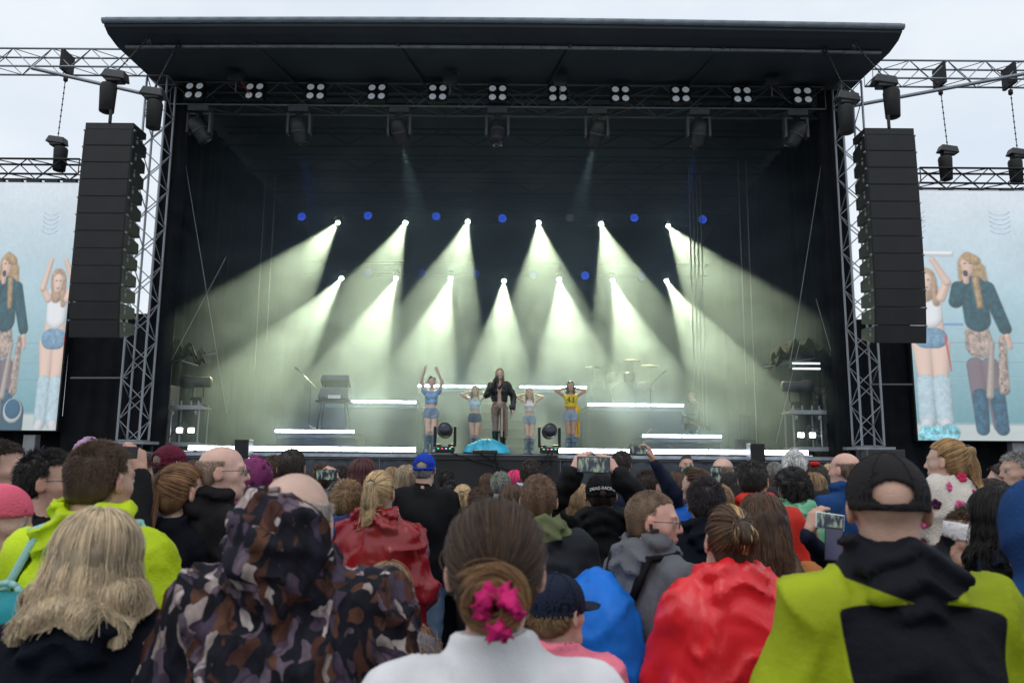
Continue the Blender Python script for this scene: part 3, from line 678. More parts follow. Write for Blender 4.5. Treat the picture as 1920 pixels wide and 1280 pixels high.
def figure_dancer(C, X, Y, cx, N, arms=1):
    o = lambda x, y: (cx + x, y)
    SK_, HAIR, TOP, DEN, BOOT = (.84, .62, .52), (.50, .34, .22), (.86, .88, .92), (.20, .36, .52), (.50, .66, .74)
    for s in (-1, 1):
        C = paint(C, cap2(X, Y, o(s * 15, 650), o(s * 12, 715), 17, 12), SK_); C = paint(C, cap2(X, Y, o(s * 13, 722), o(s * 14, 790), 15, 14), BOOT, 3, .06, N); C = paint(C, cap2(X, Y, o(s * 15, 796), o(s * 17, 802), 10, 10), (.7, .72, .75), 3)
    C = paint(C, cap2(X, Y, o(0, 600), o(0, 622), 22, 24), SK_); C = paint(C, cap2(X, Y, o(-9, 640), o(9, 640), 19, 19), DEN, 2, .12, N)
    C = paint(C, cap2(X, Y, o(0, 560), o(0, 600), 24, 22), TOP)
    C = paint(C, cap2(X, Y, o(-2, 525), o(-4, 560), 17, 13), HAIR, 4, .12, N); C = paint(C, cap2(X, Y, o(8, 530), o(14, 575), 9, 6), HAIR, 4, .12, N)
    for s, (e, h) in ((-1, ((-36, 545), (-22, 492))), (1, ((34, 535), (12, 492)))):
        C = paint(C, cap2(X, Y, o(s * 22, 565), o(*e), 8, 7), SK_); C = paint(C, cap2(X, Y, o(*e), o(*h), 7, 5), SK_)
    C = paint(C, cap2(X, Y, o(-2, 530), o(-2, 546), 12, 9), SK_)
    C = paint(C, cap2(X, Y, o(-7, 531), o(-5, 531), 1.2, 1.2), (.25, .15, .12)); C = paint(C, cap2(X, Y, o(2, 531), o(4, 531), 1.2, 1.2), (.25, .15, .12)); C = paint(C, cap2(X, Y, o(-4, 545), o(1, 545), 1.3, 1.3), (.62, .2, .2))
    C = paint(C, cap2(X, Y, o(24, 635), o(30, 700), 1.8, 1.2), (.75, .12, .12))
    return C
def screen(px0, px1, py0, py1, figs, label, extra):
    Y = 16.75; a, b = at(px0, py1, Y), at(px1, py0, Y)
    nx, ny = int((px1 - px0) / 1.35), int((py1 - py0) / 1.35)
    gx, gy = np.meshgrid(np.linspace(px0, px1, nx), np.linspace(py0, py1, ny), indexing='ij')
    t = ((gy - py0) / (py1 - py0))[..., None]
    top, mid, low = np.array((.76, .84, .93)), np.array((.46, .66, .74)), np.array((.12, .33, .38))
    C = np.where(t < .45, top + (mid - top) * t / .45, mid + (low - mid) * (t - .45) / .55)
    rg = np.random.default_rng(int(px0) + 999)
    lat = rg.random((256, 256)) * 2 - 1
    def vn(x, y):
        xi, yi = np.floor(x).astype(int), np.floor(y).astype(int); fx, fy = x - xi, y - yi; fx = fx * fx * (3 - 2 * fx); fy = fy * fy * (3 - 2 * fy); q = lambda i_, j_: lat[i_ & 255, j_ & 255]
        return (q(xi, yi) * (1 - fx) + q(xi + 1, yi) * fx) * (1 - fy) + (q(xi, yi + 1) * (1 - fx) + q(xi + 1, yi + 1) * fx) * fy
    N = vn(gx / 5 + 40, gy / 7 + 40) * 1.2 + .9 * vn(gx / 2.1 + 90, gy / 2.4 + 90)
    C = C * (1 + .03 * N[..., None])
    for yy in (648, 683, 715): C = paint(C, np.abs(gy - yy) - .6, (.45, .62, .68), 1.5)
    C = paint(C, (py1 - 30) - gy, (.55, .62, .62), 8)
    for lx_ in extra:     # faint arc logos
        for q in range(5):
            d_ = np.abs(np.hypot(gx - lx_, (gy - (395 + q * 9)) * 1.6) - 18) - .7
            d_ = np.where(gy > 398 + q * 9, d_, 9); C = paint(C, d_, (.42, .55, .92), 1.6)
    C = C * (1 + .05 * vn(gx / 60 + 9, gy / 45 + 9))[..., None]
    for f, x in figs: C = f(C, gx, gy, x, N)
    if px0 < 900:
        C = paint(C, cap2(gx, gy, (46, 775), (46, 800), 26, 26), (.02, .09, .14)); C = paint(C, cap2(gx, gy, (46, 770), (46, 772), 21, 21), (.6, .66, .68)); C = paint(C, cap2(gx, gy, (46, 768), (46, 768), 18, 18), (.02, .12, .22))
    else:
        C = paint(C, cap2(gx, gy, (1762, 826), (1775, 812), 40, 16), (.25, .66, .78), 2, .25, N); C = paint(C, np.maximum(np.abs(gx - 1768) - 34, np.abs(gy - 481) - 5), (.93, .96, 1), 3)
        C = paint(C, np.maximum(np.abs(gx - 1793) - 16, np.abs(gy - 614) - 2), (.25, .45, .95), 3)
    C = C * .92 + .08 * np.array((.70, .80, .86))  # thin pale haze mixed into the picture's colours
    gs = .5 * (at(px0, py0, Y).z + at(px1, py0, Y).z); zb = .5 * (at(px0, py1, Y).z + at(px1, py1, Y).z)
    xs = a.x + (gx - px0) / (px1 - px0) * (b.x - a.x); zs = zb + (py1 - gy) / (py1 - py0) * (gs - zb)
    V = np.stack([xs, np.full_like(xs, Y), zs], -1).reshape(-1, 3)
    idx = np.arange(nx * ny).reshape(nx, ny)
    F = np.stack([idx[:-1, 1:], idx[1:, 1:], idx[1:, :-1], idx[:-1, :-1]], -1).reshape(-1, 4)
    root = empty('video_screen', ((a.x + b.x) / 2, Y, zb), label, 'screen', 'video screens')
    me = mesh_np('picture', V - np.array(root.location), F)
    ca = me.color_attributes.new('Col', 'FLOAT_COLOR', 'POINT'); ca.data.foreach_set('color', np.concatenate([C.reshape(-1, 3), np.ones((nx * ny, 1))], 1).astype(np.float32).ravel())
    me.materials.append(SCREENM); o = bpy.data.objects.new('picture', me); COL.objects.link(o); o.parent = root
    w_ = b.x - a.x; h_ = gs - zb
    MB().box((0, .09, h_ / 2), (w_ + .04, .14, h_ + .04)).build('cabinet', BLACKMETAL, root)
    for i in range(6):
        MB().box((-w_ / 2 + w_ * (i + .5) / 6, .0, h_ + .03), (.3, .1, .05)).build('hanging_bracket', BLACKMETAL, root)
    return root
def mesh_np(name, V, F):
    me = bpy.data.meshes.new(name)
    me.vertices.add(len(V)); me.vertices.foreach_set('co', np.ascontiguousarray(V, np.float32).ravel())
    me.loops.add(F.size); me.loops.foreach_set('vertex_index', np.ascontiguousarray(F, np.int32).ravel())
    me.polygons.add(len(F)); me.polygons.foreach_set('loop_start', np.arange(0, F.size, 4, dtype=np.int32)); me.polygons.foreach_set('loop_total', np.full(len(F), 4, np.int32))
    me.polygons.foreach_set('use_smooth', np.ones(len(F), bool))
    me.update(calc_edges=True); return me
SCREENM = bpy.data.materials.new('led_screen'); SCREENM.use_nodes = True
t = SCREENM.node_tree; b = t.nodes['Principled BSDF']; at_ = nd(t, 'ShaderNodeAttribute'); at_.attribute_name = 'Col'
wv = nd(t, 'ShaderNodeTexWave', wave_type='BANDS', bands_direction='Z'); wv.inputs['Scale'].default_value = 6.5
tcn = nd(t, 'ShaderNodeTexCoord'); mr = nd(t, 'ShaderNodeMapRange'); mr.inputs['To Min'].default_value = .94; mr.inputs['To Max'].default_value = 1.03
vm = nd(t, 'ShaderNodeVectorMath', operation='SCALE')
t.links.new(tcn.outputs['Object'], wv.inputs['Vector']); t.links.new(wv.outputs['Fac'], mr.inputs['Value']); t.links.new(mr.outputs['Result'], vm.inputs['Scale'])
t.links.new(at_.outputs['Color'], vm.inputs[0]); t.links.new(vm.outputs['Vector'], b.inputs['Emission Color'])
b.inputs['Emission Strength'].default_value = .86; b.inputs['Base Color'].default_value = (.03, .03, .035, 1); b.inputs['Roughness'].default_value = .5
screen(-110, 149, 342, 806, [(figure_singer, 2), (figure_dancer, 124)], 'large LED video screen on the left showing a singer and a dancer', (90,))
screen(1722, 2030, 358, 826, [(figure_dancer, 1754), (figure_singer, 1828), (figure_dancer, 1968)], 'large LED video screen on the right showing a dancer beside the singer', (1742, 1885))
for px, side in ((58, 'left'), (1905, 'right')):
    p = at(px, 815, 16.9)
    o = MB().box((0, 0, p.z / 2), (.26, .2, p.z)).build('screen_post', M('post_grey', (.28, .29, .31), .6, .1), None, bevel=.01); o.location = (p.x, 16.95, 0)
    tag(o, 'grey upright post under the %s video screen' % side, 'post', 'screen posts')
for px0, px1, py, side in ((133, 240, 709, 'left'), (1632, 1724, 721, 'right')):
    o = tube_obj('strut_tube', at(px0, py, 16.8), at(px1, py, 16.8), .03, M('strut_grey', (.10, .10, .11), .4, .6)); tag(o, 'horizontal steel strut joining the %s tower to its screen' % side, 'tube', 'steel struts')
p = at(1650, 850, 16.0)
r = empty('subwoofer', (p.x, 16.0, 0), 'black subwoofer box beside the base of the right tower', 'speaker')
MB().box((0, 0, 1.0), (.75, .6, 1.95)).build('cabinet', M('sub_black', (.03, .032, .036), .6, 0, .2, 4), r, bevel=.02)
MB().box((-.1, -.31, 1.2), (.5, .02, 1.3)).build('grille', GRILLE, r)
# ---- the smoke standing on the stage
hz = MB().box((CX, (16.45 + 26.3) / 2, (SZ + .01 + 10.12) / 2), (14.9, 26.3 - 16.45, 10.12 - SZ - .01))
hm = bpy.data.materials.new('stage_smoke'); hm.use_nodes = True; t = hm.node_tree; t.nodes.clear()
pv = nd(t, 'ShaderNodeVolumePrincipled'); ou = nd(t, 'ShaderNodeOutputMaterial')
pv.inputs['Color'].default_value = (.60, .80, 1, 1); pv.inputs['Density'].default_value = .042; pv.inputs['Anisotropy'].default_value = .42
tcn = nd(t, 'ShaderNodeTexCoord'); mpp = nd(t, 'ShaderNodeMapping'); mpp.inputs['Scale'].default_value = (.55, .55, .9); n1 = nd(t, 'ShaderNodeTexNoise'); n1.inputs['Scale'].default_value = 1.0; n1.inputs['Detail'].default_value = 3; n1.inputs['Distortion'].default_value = .8
mr = nd(t, 'ShaderNodeMapRange'); mr.inputs['From Min'].default_value = .36; mr.inputs['From Max'].default_value = .66; mr.inputs['To Min'].default_value = .034; mr.inputs['To Max'].default_value = .10
t.links.new(tcn.outputs['Object'], mpp.inputs['Vector']); t.links.new(mpp.outputs['Vector'], n1.inputs['Vector']); t.links.new(n1.outputs['Fac'], mr.inputs['Value']); t.links.new(mr.outputs['Result'], pv.inputs['Density'])
t.links.new(pv.outputs['Volume'], ou.inputs['Volume'])
ho = hz.build('stage_smoke', hm); ho['kind'] = 'stuff'; tag(ho, 'thin pale stage smoke lit by the beams inside the stage', 'smoke')
# ================================================================== PEOPLE: signed-distance modelling helpers
F32 = np.float32
def V3(*a): return np.array(a, F32)
def rc(P, a, b, ra, rb):
    a, b = np.asarray(a, F32), np.asarray(b, F32); ba = b - a; l2 = float(ba @ ba) + 1e-9
    pa = P - a; t = np.clip((pa @ ba) / l2, 0, 1)
    q = pa - t[:, None] * ba
    return np.sqrt(np.einsum('ij,ij->i', q, q)) - (ra + (rb - ra) * t)
def el(P, c, r, rot=None):
    q = P - np.asarray(c, F32)
    if rot is not None: q = q @ rot
    r = np.asarray(r, F32); k0 = np.sqrt(((q / r) ** 2).sum(1)); k1 = np.sqrt(((q / (r * r)) ** 2).sum(1)) + 1e-6
    return k0 * (k0 - 1) / k1
def smin(a, b, k):
    h = np.maximum(k - np.abs(a - b), 0) / k; return np.minimum(a, b) - h * h * k * .25
def smax(a, b, k): return -smin(-a, -b, k)
def surface_nets(f, xs, ys, zs):
    s = f < 0
    c = s[:-1, :-1, :-1].astype(np.int8)
    for i, j, k in ((1, 0, 0), (0, 1, 0), (1, 1, 0), (0, 0, 1), (1, 0, 1), (0, 1, 1), (1, 1, 1)):
        c = c + s[i:s.shape[0] - 1 + i, j:s.shape[1] - 1 + j, k:s.shape[2] - 1 + k]
    mix = (c > 0) & (c < 8); idx = np.argwhere(mix)
    if len(idx) == 0: return np.zeros((0, 3), F32), np.zeros((0, 4), np.int32)
    vid = np.full(mix.shape, -1, np.int32); vid[mix] = np.arange(len(idx))
    acc = np.zeros((len(idx), 3), np.float64); cnt = np.zeros(len(idx))
    G = [xs, ys, zs]
    for ax in range(3):
        o1, o2 = [a for a in range(3) if a != ax]
        for u in (0, 1):
            for v in (0, 1):
                b0 = idx.copy(); b0[:, o1] += u; b0[:, o2] += v; b1 = b0.copy(); b1[:, ax] += 1
                f0, f1 = f[tuple(b0.T)], f[tuple(b1.T)]; m = (f0 < 0) != (f1 < 0)
                t = np.where(m, f0 / np.where(m, f0 - f1, 1), 0)
                p = np.stack([G[a][b0[:, a]] for a in range(3)], 1).astype(np.float64)
                p[:, ax] += t * (G[ax][b1[:, ax]] - G[ax][b0[:, ax]])
                acc[m] += p[m]; cnt[m] += 1
    V = (acc / cnt[:, None]).astype(F32)
    Fs = []
    for ax in range(3):
        o1, o2 = (ax + 1) % 3, (ax + 2) % 3
        sl0 = [slice(None)] * 3; sl1 = [slice(None)] * 3; sl0[ax] = slice(0, -1); sl1[ax] = slice(1, None)
        d = s[tuple(sl0)] != s[tuple(sl1)]; e = np.argwhere(d)
        ok = (e[:, o1] > 0) & (e[:, o2] > 0) & (e[:, o1] < s.shape[o1] - 1) & (e[:, o2] < s.shape[o2] - 1); e = e[ok]
        ins = s[tuple(e.T)]
        def cell(u, v):
            q = e.copy(); q[:, o1] -= u; q[:, o2] -= v; return vid[tuple(q.T)]
        q = np.stack([cell(1, 1), cell(0, 1), cell(0, 0), cell(1, 0)], 1)
        q[~ins] = q[~ins][:, ::-1]; Fs.append(q)
    Fq = np.concatenate(Fs); Fq = Fq[(Fq >= 0).all(1)]
    return V, Fq
def axis(lo, hi, st): return np.arange(lo, hi + st, st, dtype=F32)
def mesh_sdf(fn, xs, ys, zs):
    """evaluate fn on a rectilinear grid: first on every third point, then only near the surface"""
    X, Y, Z = np.meshgrid(xs, ys, zs, indexing='ij'); P = np.stack([X.ravel(), Y.ravel(), Z.ravel()], 1)
    f = fn(P).reshape(X.shape).astype(F32)
    f = np.where(f == 0, 1e-5, f)
    f[0] = np.abs(f[0]) + 1e-4; f[-1] = np.abs(f[-1]) + 1e-4; f[:, 0] = np.abs(f[:, 0]) + 1e-4; f[:, -1] = np.abs(f[:, -1]) + 1e-4; f[:, :, 0] = np.abs(f[:, :, 0]) + 1e-4; f[:, :, -1] = np.abs(f[:, :, -1]) + 1e-4
    return surface_nets(f, xs, ys, zs)
def vnormals(V, Fq):
    n = np.cross(V[Fq[:, 2]] - V[Fq[:, 0]], V[Fq[:, 3]] - V[Fq[:, 1]]); N = np.zeros_like(V)
    for i in range(4): np.add.at(N, Fq[:, i], n)
    return N / (np.linalg.norm(N, axis=1, keepdims=True) + 1e-9)
_LAT = np.random.default_rng(3).random((32, 32, 32)).astype(F32)
def noise3(P):
    i = np.floor(P).astype(np.int64); f = (P - i).astype(F32); f = f * f * (3 - 2 * f); i &= 31; j = (i + 1) & 31
    r = 0
    for a, (ix, wx) in enumerate(((i[:, 0], 1 - f[:, 0]), (j[:, 0], f[:, 0]))):
        for iy, wy in ((i[:, 1], 1 - f[:, 1]), (j[:, 1], f[:, 1])):
            r = r + wx * wy * (_LAT[ix, iy, i[:, 2]] * (1 - f[:, 2]) + _LAT[ix, iy, j[:, 2]] * f[:, 2])
    return r * 2 - 1
def wrinkle(V, Fq, amp, fr=(7, 7, 11), seed=0, mask=None):
    """fold cloth along its normals: warped, tilted noise with sharp ridges"""
    N = vnormals(V, Fq); a = seed * 1.3; t_ = rotz(a) @ rotx(.5 * math.sin(a * 2)) ; Q = (V @ t_) * np.array(fr, F32) + seed * 7.31
    Q = Q + 1.1 * np.stack([noise3(Q * .5 + 9), noise3(Q * .5 + 31), noise3(Q * .5 + 57)], 1)
    r1 = (1 - np.abs(noise3(Q))) ** 5; r2 = (1 - np.abs(noise3(Q * 1.9 + 5))) ** 5
    d = amp * (1.6 * r1 + .5 * r2 - .7 + .7 * noise3(Q * .5 + 3))
    if mask is not None: d = d * mask
    return V + N * d[:, None]
def rotz(a): c, s = math.cos(a), math.sin(a); return np.array([[c, -s, 0], [s, c, 0], [0, 0, 1]], F32)
def rotx(a): c, s = math.cos(a), math.sin(a); return np.array([[1, 0, 0], [0, c, -s], [0, s, c]], F32)
def roty(a): c, s = math.cos(a), math.sin(a); return np.array([[c, 0, s], [0, 1, 0], [-s, 0, c]], F32)
def head_sdf(p, female=False):
    """head of 0.236 m height, origin at its middle, looking along +y"""
    jw = .050 if female else .056
    d = el(p, (0, -.012, .030), (.0755, .096, .088))
    d = smin(d, el(p, (0, .026, -.040), (jw + .006, .064, .070)), .03)
    d = smin(d, rc(p, (-jw * .55, .05, -.088), (jw * .55, .05, -.088), .026, .026), .03)
    d = smin(d, rc(p, (0, .066, -.098), (0, .070, -.094), .016, .016), .02)
    d = smin(d, rc(p, (-.032, .078, .026), (.032, .078, .026), .012, .012), .018)
    for s in (-1, 1):
        d = smin(d, rc(p, (s * .045, .05, -.018), (s * .05, .03, -.012), .020, .018), .02)
        d = smax(d, -el(p, (s * .031, .102, .006), (.016, .017, .010)), .012)
        d = np.minimum(d, el(p, (s * .031, .0795, .006), (.012, .012, .011)))
        e = el(p, (s * .0805, -.006, -.004), (.0085, .021, .033), rotz(s * .35)); e = smax(e, -el(p, (s * .092, .0, .0), (.008, .011, .018)), .006)
        d = smin(d, e, .008)
    d = smin(d, rc(p, (0, .086, .018), (0, .106, -.022), .0085, .0115), .012)
    for s in (-1, 1): d = smin(d, rc(p, (s * .011, .094, -.027), (s * .010, .088, -.026), .0075, .007), .008)
    d = smin(d, el(p, (0, .088, -.054), (.023, .011, .0065)), .008)
    d = smin(d, el(p, (0, .086, -.064), (.019, .011, .0065)), .008)
    d = smax(d, -el(p, (0, .100, -.0595), (.02, .006, .0022)), .003)
    return d
def paint_head(p, C, skin, hair, lips=(.55, .24, .21), beard=0.0, brow=None, bald=False, stubble=.0):
    """pigment by place on the head: eyes, brows, lips, beard and hair roots"""
    def mixc(m, col): C[:] = C * (1 - m[:, None]) + np.array(col, F32) * m[:, None]
    sk = np.array(skin)
    warm = np.exp(-(((np.abs(p[:, 0]) - .042) / .02) ** 2 + ((p[:, 1] - .06) / .03) ** 2 + ((p[:, 2] + .025) / .025) ** 2)); mixc(.35 * warm, sk * np.array((1.08, .80, .76)))
    earm = np.clip((np.abs(p[:, 0]) - .077) / .006, 0, 1); mixc(.4 * earm, sk * np.array((1.08, .74, .68)))
    nose = np.exp(-((p[:, 0] / .016) ** 2 + ((p[:, 1] - .108) / .018) ** 2 + ((p[:, 2] + .02) / .016) ** 2)); mixc(.35 * nose, sk * np.array((1.08, .76, .70)))
    if beard or stubble:
        m = np.clip((-.035 - p[:, 2]) / .012, 0, 1) * np.clip((p[:, 1] - .01) / .03, 0, 1) * np.clip(.10 - np.abs(p[:, 0]), 0, 1) * 10
        m = np.clip(m, 0, 1) * (.75 + .25 * noise3(p * 180)); mixc(np.clip(max(beard, stubble) * m, 0, 1), hair)
    lip = np.exp(-((p[:, 0] / .021) ** 4 + ((p[:, 2] + .0590) / .010) ** 4)) * (p[:, 1] > .075); mixc(.8 * lip, lips)
    for s in (-1, 1):
        e = np.hypot((p[:, 0] - s * .031) / 1.25, p[:, 2] - .006); fr = p[:, 1] > .07
        mixc((np.clip((.0105 - e) / .003, 0, 1)) * fr, (.72, .70, .67)); mixc((np.clip((.0058 - e) / .002, 0, 1)) * fr, (.06, .045, .035))
        mixc(np.exp(-(((p[:, 0] - s * .031) / .013) ** 4 + ((p[:, 2] - .0145) / .0025) ** 2)) * fr * .8, (.10, .06, .05))
        b_ = np.exp(-(((p[:, 0] - s * .032) / .018) ** 4 + ((p[:, 2] - .0275 + .1 * (np.abs(p[:, 0]) - .03)) / .0045) ** 2)) * fr; mixc(.8 * b_, np.array(hair) * .6)
    return C
def set_col(me, C):
    ca = me.color_attributes.new('Col', 'FLOAT_COLOR', 'POINT')
    ca.data.foreach_set('color', np.concatenate([C, np.ones((len(C), 1))], 1).astype(F32).ravel())
SKINM = M('skin', (.6, .42, .34), .46, 0, .13, 16, .5, 260, attr='Col')
SKINM.node_tree.nodes['Principled BSDF'].inputs['Subsurface Weight'].default_value = .12
SKINM.node_tree.nodes['Principled BSDF'].inputs['Subsurface Radius'].default_value = (.02, .008, .005)
def obj_np(name, V, Fq, mat, parent=None, col=None):
    me = mesh_np(name, V, Fq); me.materials.append(mat)
    if col is not None: set_col(me, col)
    o = bpy.data.objects.new(name, me); COL.objects.link(o); o.parent = parent; return o
def join_np(parts):
    Vs, Fs, n = [], [], 0
    for V, Fq in parts: Vs.append(V); Fs.append(Fq + n); n += len(V)
    return np.concatenate(Vs), np.concatenate(Fs)
def hand_parts(w, f, n, s, curl=.5, k=1.0, vox=.0055, back=None):
    """w wrist, f finger direction, n palm normal (fingers curl towards it), s thumb side: palm, four fingers, thumb"""
    w, f, n, s = [np.asarray(v, F32) for v in (w, f, n, s)]
    f = f / np.linalg.norm(f); n = n - f * (n @ f); n /= np.linalg.norm(n); s0 = np.cross(n, f); s = s0 if s0 @ s > 0 else -s0
    pr = []
    pr.append((w - (f if back is None else back) * .06 * k, w + f * .01 * k, .026 * k, .025 * k))
    ofs = (.030, .010, -.010, -.029); lens = (.070, .078, .073, .058)
    for i in range(4):
        b = w + f * (.088 - .004 * abs(i - 1)) * k + s * ofs[i] * k
        pr.append((w + f * .01 * k + s * ofs[i] * .6 * k, b, .016 * k, .0115 * k))
        c1 = curl * (.7 + .1 * i); c2 = curl * 1.7 + .1 * i; L1, L2 = lens[i] * .5 * k, lens[i] * .5 * k
        m1 = b + (f * math.cos(c1) + n * math.sin(c1)) * L1; m2 = m1 + (f * math.cos(c1 + c2) + n * math.sin(c1 + c2)) * L2
        pr.append((b, m1, .0098 * k, .0086 * k)); pr.append((m1, m2, .0086 * k, .0070 * k))
    t0 = w + f * .025 * k + s * .022 * k; t1 = w + f * .058 * k + s * .05 * k + n * .012 * k; t2 = t1 + (f * .8 + s * .15 + n * .45 * (.4 + curl)) * .032 * k; t3 = t2 + (f * .85 + n * .5 * curl - s * .1) * .026 * k
    pr += [(t0, t1, .0145 * k, .0115 * k), (t1, t2, .0105 * k, .0092 * k), (t2, t3, .009 * k, .0072 * k)]
    pts = np.array([q for a, b, _, _ in pr for q in (a, b)]); lo, hi = pts.min(0) - .03, pts.max(0) + .03
    def fn(P):
        d = None
        for i, (a, b, ra, rb) in enumerate(pr):
            e = rc(P, a, b, ra, rb); d = e if d is None else smin(d, e, .007)
        return d
    return mesh_sdf(fn, axis(lo[0], hi[0], vox), axis(lo[1], hi[1], vox), axis(lo[2], hi[2], vox))
def ik(sh, wr, L1, L2, hint):
    sh, wr, hint = [np.asarray(v, F32) for v in (sh, wr, hint)]
    d = wr - sh; D = float(np.linalg.norm(d)); u = d / max(D, 1e-5); D2 = min(D, (L1 + L2) * .995); wr = sh + u * D2
    a = (L1 * L1 - L2 * L2 + D2 * D2) / (2 * D2); h = math.sqrt(max(L1 * L1 - a * a, 0)); hh = hint - u * (hint @ u); hh /= np.linalg.norm(hh) + 1e-6
    return sh + u * a + hh * h, wr
# ---- hair strands
HM = {}
def hair_mat(col):
    k = tuple(round(c, 3) for c in col)
    if k in HM: return HM[k]
    m = bpy.data.materials.new('hair_%d' % len(HM)); m.use_nodes = True; t = m.node_tree; b = t.nodes['Principled BSDF']
    hi = nd(t, 'ShaderNodeHairInfo'); tcn = nd(t, 'ShaderNodeTexCoord'); n = nd(t, 'ShaderNodeTexNoise'); n.inputs['Scale'].default_value = 22
    mp_ = nd(t, 'ShaderNodeMapping'); mp_.inputs['Scale'].default_value = (1, 1, .22)
    t.links.new(tcn.outputs['Object'], mp_.inputs['Vector']); t.links.new(mp_.outputs['Vector'], n.inputs['Vector'])
    ad = nd(t, 'ShaderNodeMath', operation='MULTIPLY_ADD'); ad.inputs[1].default_value = .55; t.links.new(hi.outputs['Random'], ad.inputs[0]); t.links.new(n.outputs['Fac'], ad.inputs[2])
    mr = nd(t, 'ShaderNodeMapRange'); mr.inputs['From Min'].default_value = .35; mr.inputs['From Max'].default_value = 1.1; mr.inputs['To Min'].default_value = .32; mr.inputs['To Max'].default_value = 1.75
    t.links.new(ad.outputs[0], mr.inputs['Value'])
    vm = nd(t, 'ShaderNodeVectorMath', operation='SCALE'); vm.inputs[0].default_value = col; t.links.new(mr.outputs['Result'], vm.inputs['Scale']); t.links.new(vm.outputs['Vector'], b.inputs['Base Color'])
    b.inputs['Roughness'].default_value = .42; b.inputs['Specular IOR Level'].default_value = .35
    HM[k] = m; return m
def strands(name, Pts, r0, r1, mat, parent):
    """Pts (n, k, 3)"""
    n, k = Pts.shape[:2]
    h = bpy.data.hair_curves.new(name); h.add_curves([k] * n)
    h.attributes['position'].data.foreach_set('vector', np.ascontiguousarray(Pts, F32).ravel())
    ra = h.attributes.new('radius', 'FLOAT', 'POINT'); ra.data.foreach_set('value', np.tile(np.linspace(r0, r1, k, dtype=F32), n))
    h.materials.append(mat); o = bpy.data.objects.new(name, h); COL.objects.link(o); o.parent = parent; return o
CR_C, CR_R = np.array((0, -.012, .030), F32), np.array((.0755, .096, .088), F32)
def scalp_dirs(n, rg, style='full'):
    out = []
    while sum(len(o) for o in out) < n:
        d = rg.normal(size=(n * 2, 3)); d /= np.linalg.norm(d, axis=1, keepdims=True)
        # hair line: keep top, back, sides above ear; drop the face and the low neck
        ok = (d[:, 2] > -.62 + .0 * d[:, 1]) & ~((d[:, 1] > .30) & (d[:, 2] < .62 - .25 * (1 - d[:, 1]))) & ~((d[:, 1] > -.05) & (d[:, 2] < .05))
        if style == 'balding': ok &= (d[:, 2] < .45) & (d[:, 1] < .35) | (d[:, 1] < -.6)
        if style == 'ring': ok &= (d[:, 2] < .25)
        out.append(d[ok])
    return np.concatenate(out)[:n].astype(F32)
def hair_shell_fn(thick, style='full', cut=-.098):
    def fn(p):
        q = p - CR_C; d = el(p, CR_C, CR_R + thick)
        if cut < -.09: d = smin(d, el(p, (0, -.055, -.035), (.060 + thick, .050 + thick, .055 + thick)), .03)
        else: d = smin(d, el(p, (0, -.050, -.030), (.056 + thick, .046 + thick, .05 + thick)), .03)
        u = q / (np.linalg.norm(q, axis=1, keepdims=True) + 1e-6)
        face = np.minimum(u[:, 1] - (.30), .62 - .25 * (1 - u[:, 1]) - u[:, 2])          # >0 in the face window
        d = np.maximum(d, face * .08); side = np.minimum(u[:, 1] + .05, .05 - u[:, 2]); d = np.maximum(d, side * .08)
        d = np.maximum(d, (cut + .25 * np.maximum(p[:, 1] + .06, 0) - p[:, 2]))
        if style == 'balding': d = np.maximum(d, np.minimum(u[:, 2] - .45, u[:, 1] + .6) * .08)
        if style == 'ring': d = np.maximum(d, (u[:, 2] - .25) * .08)
        return d
    return fn
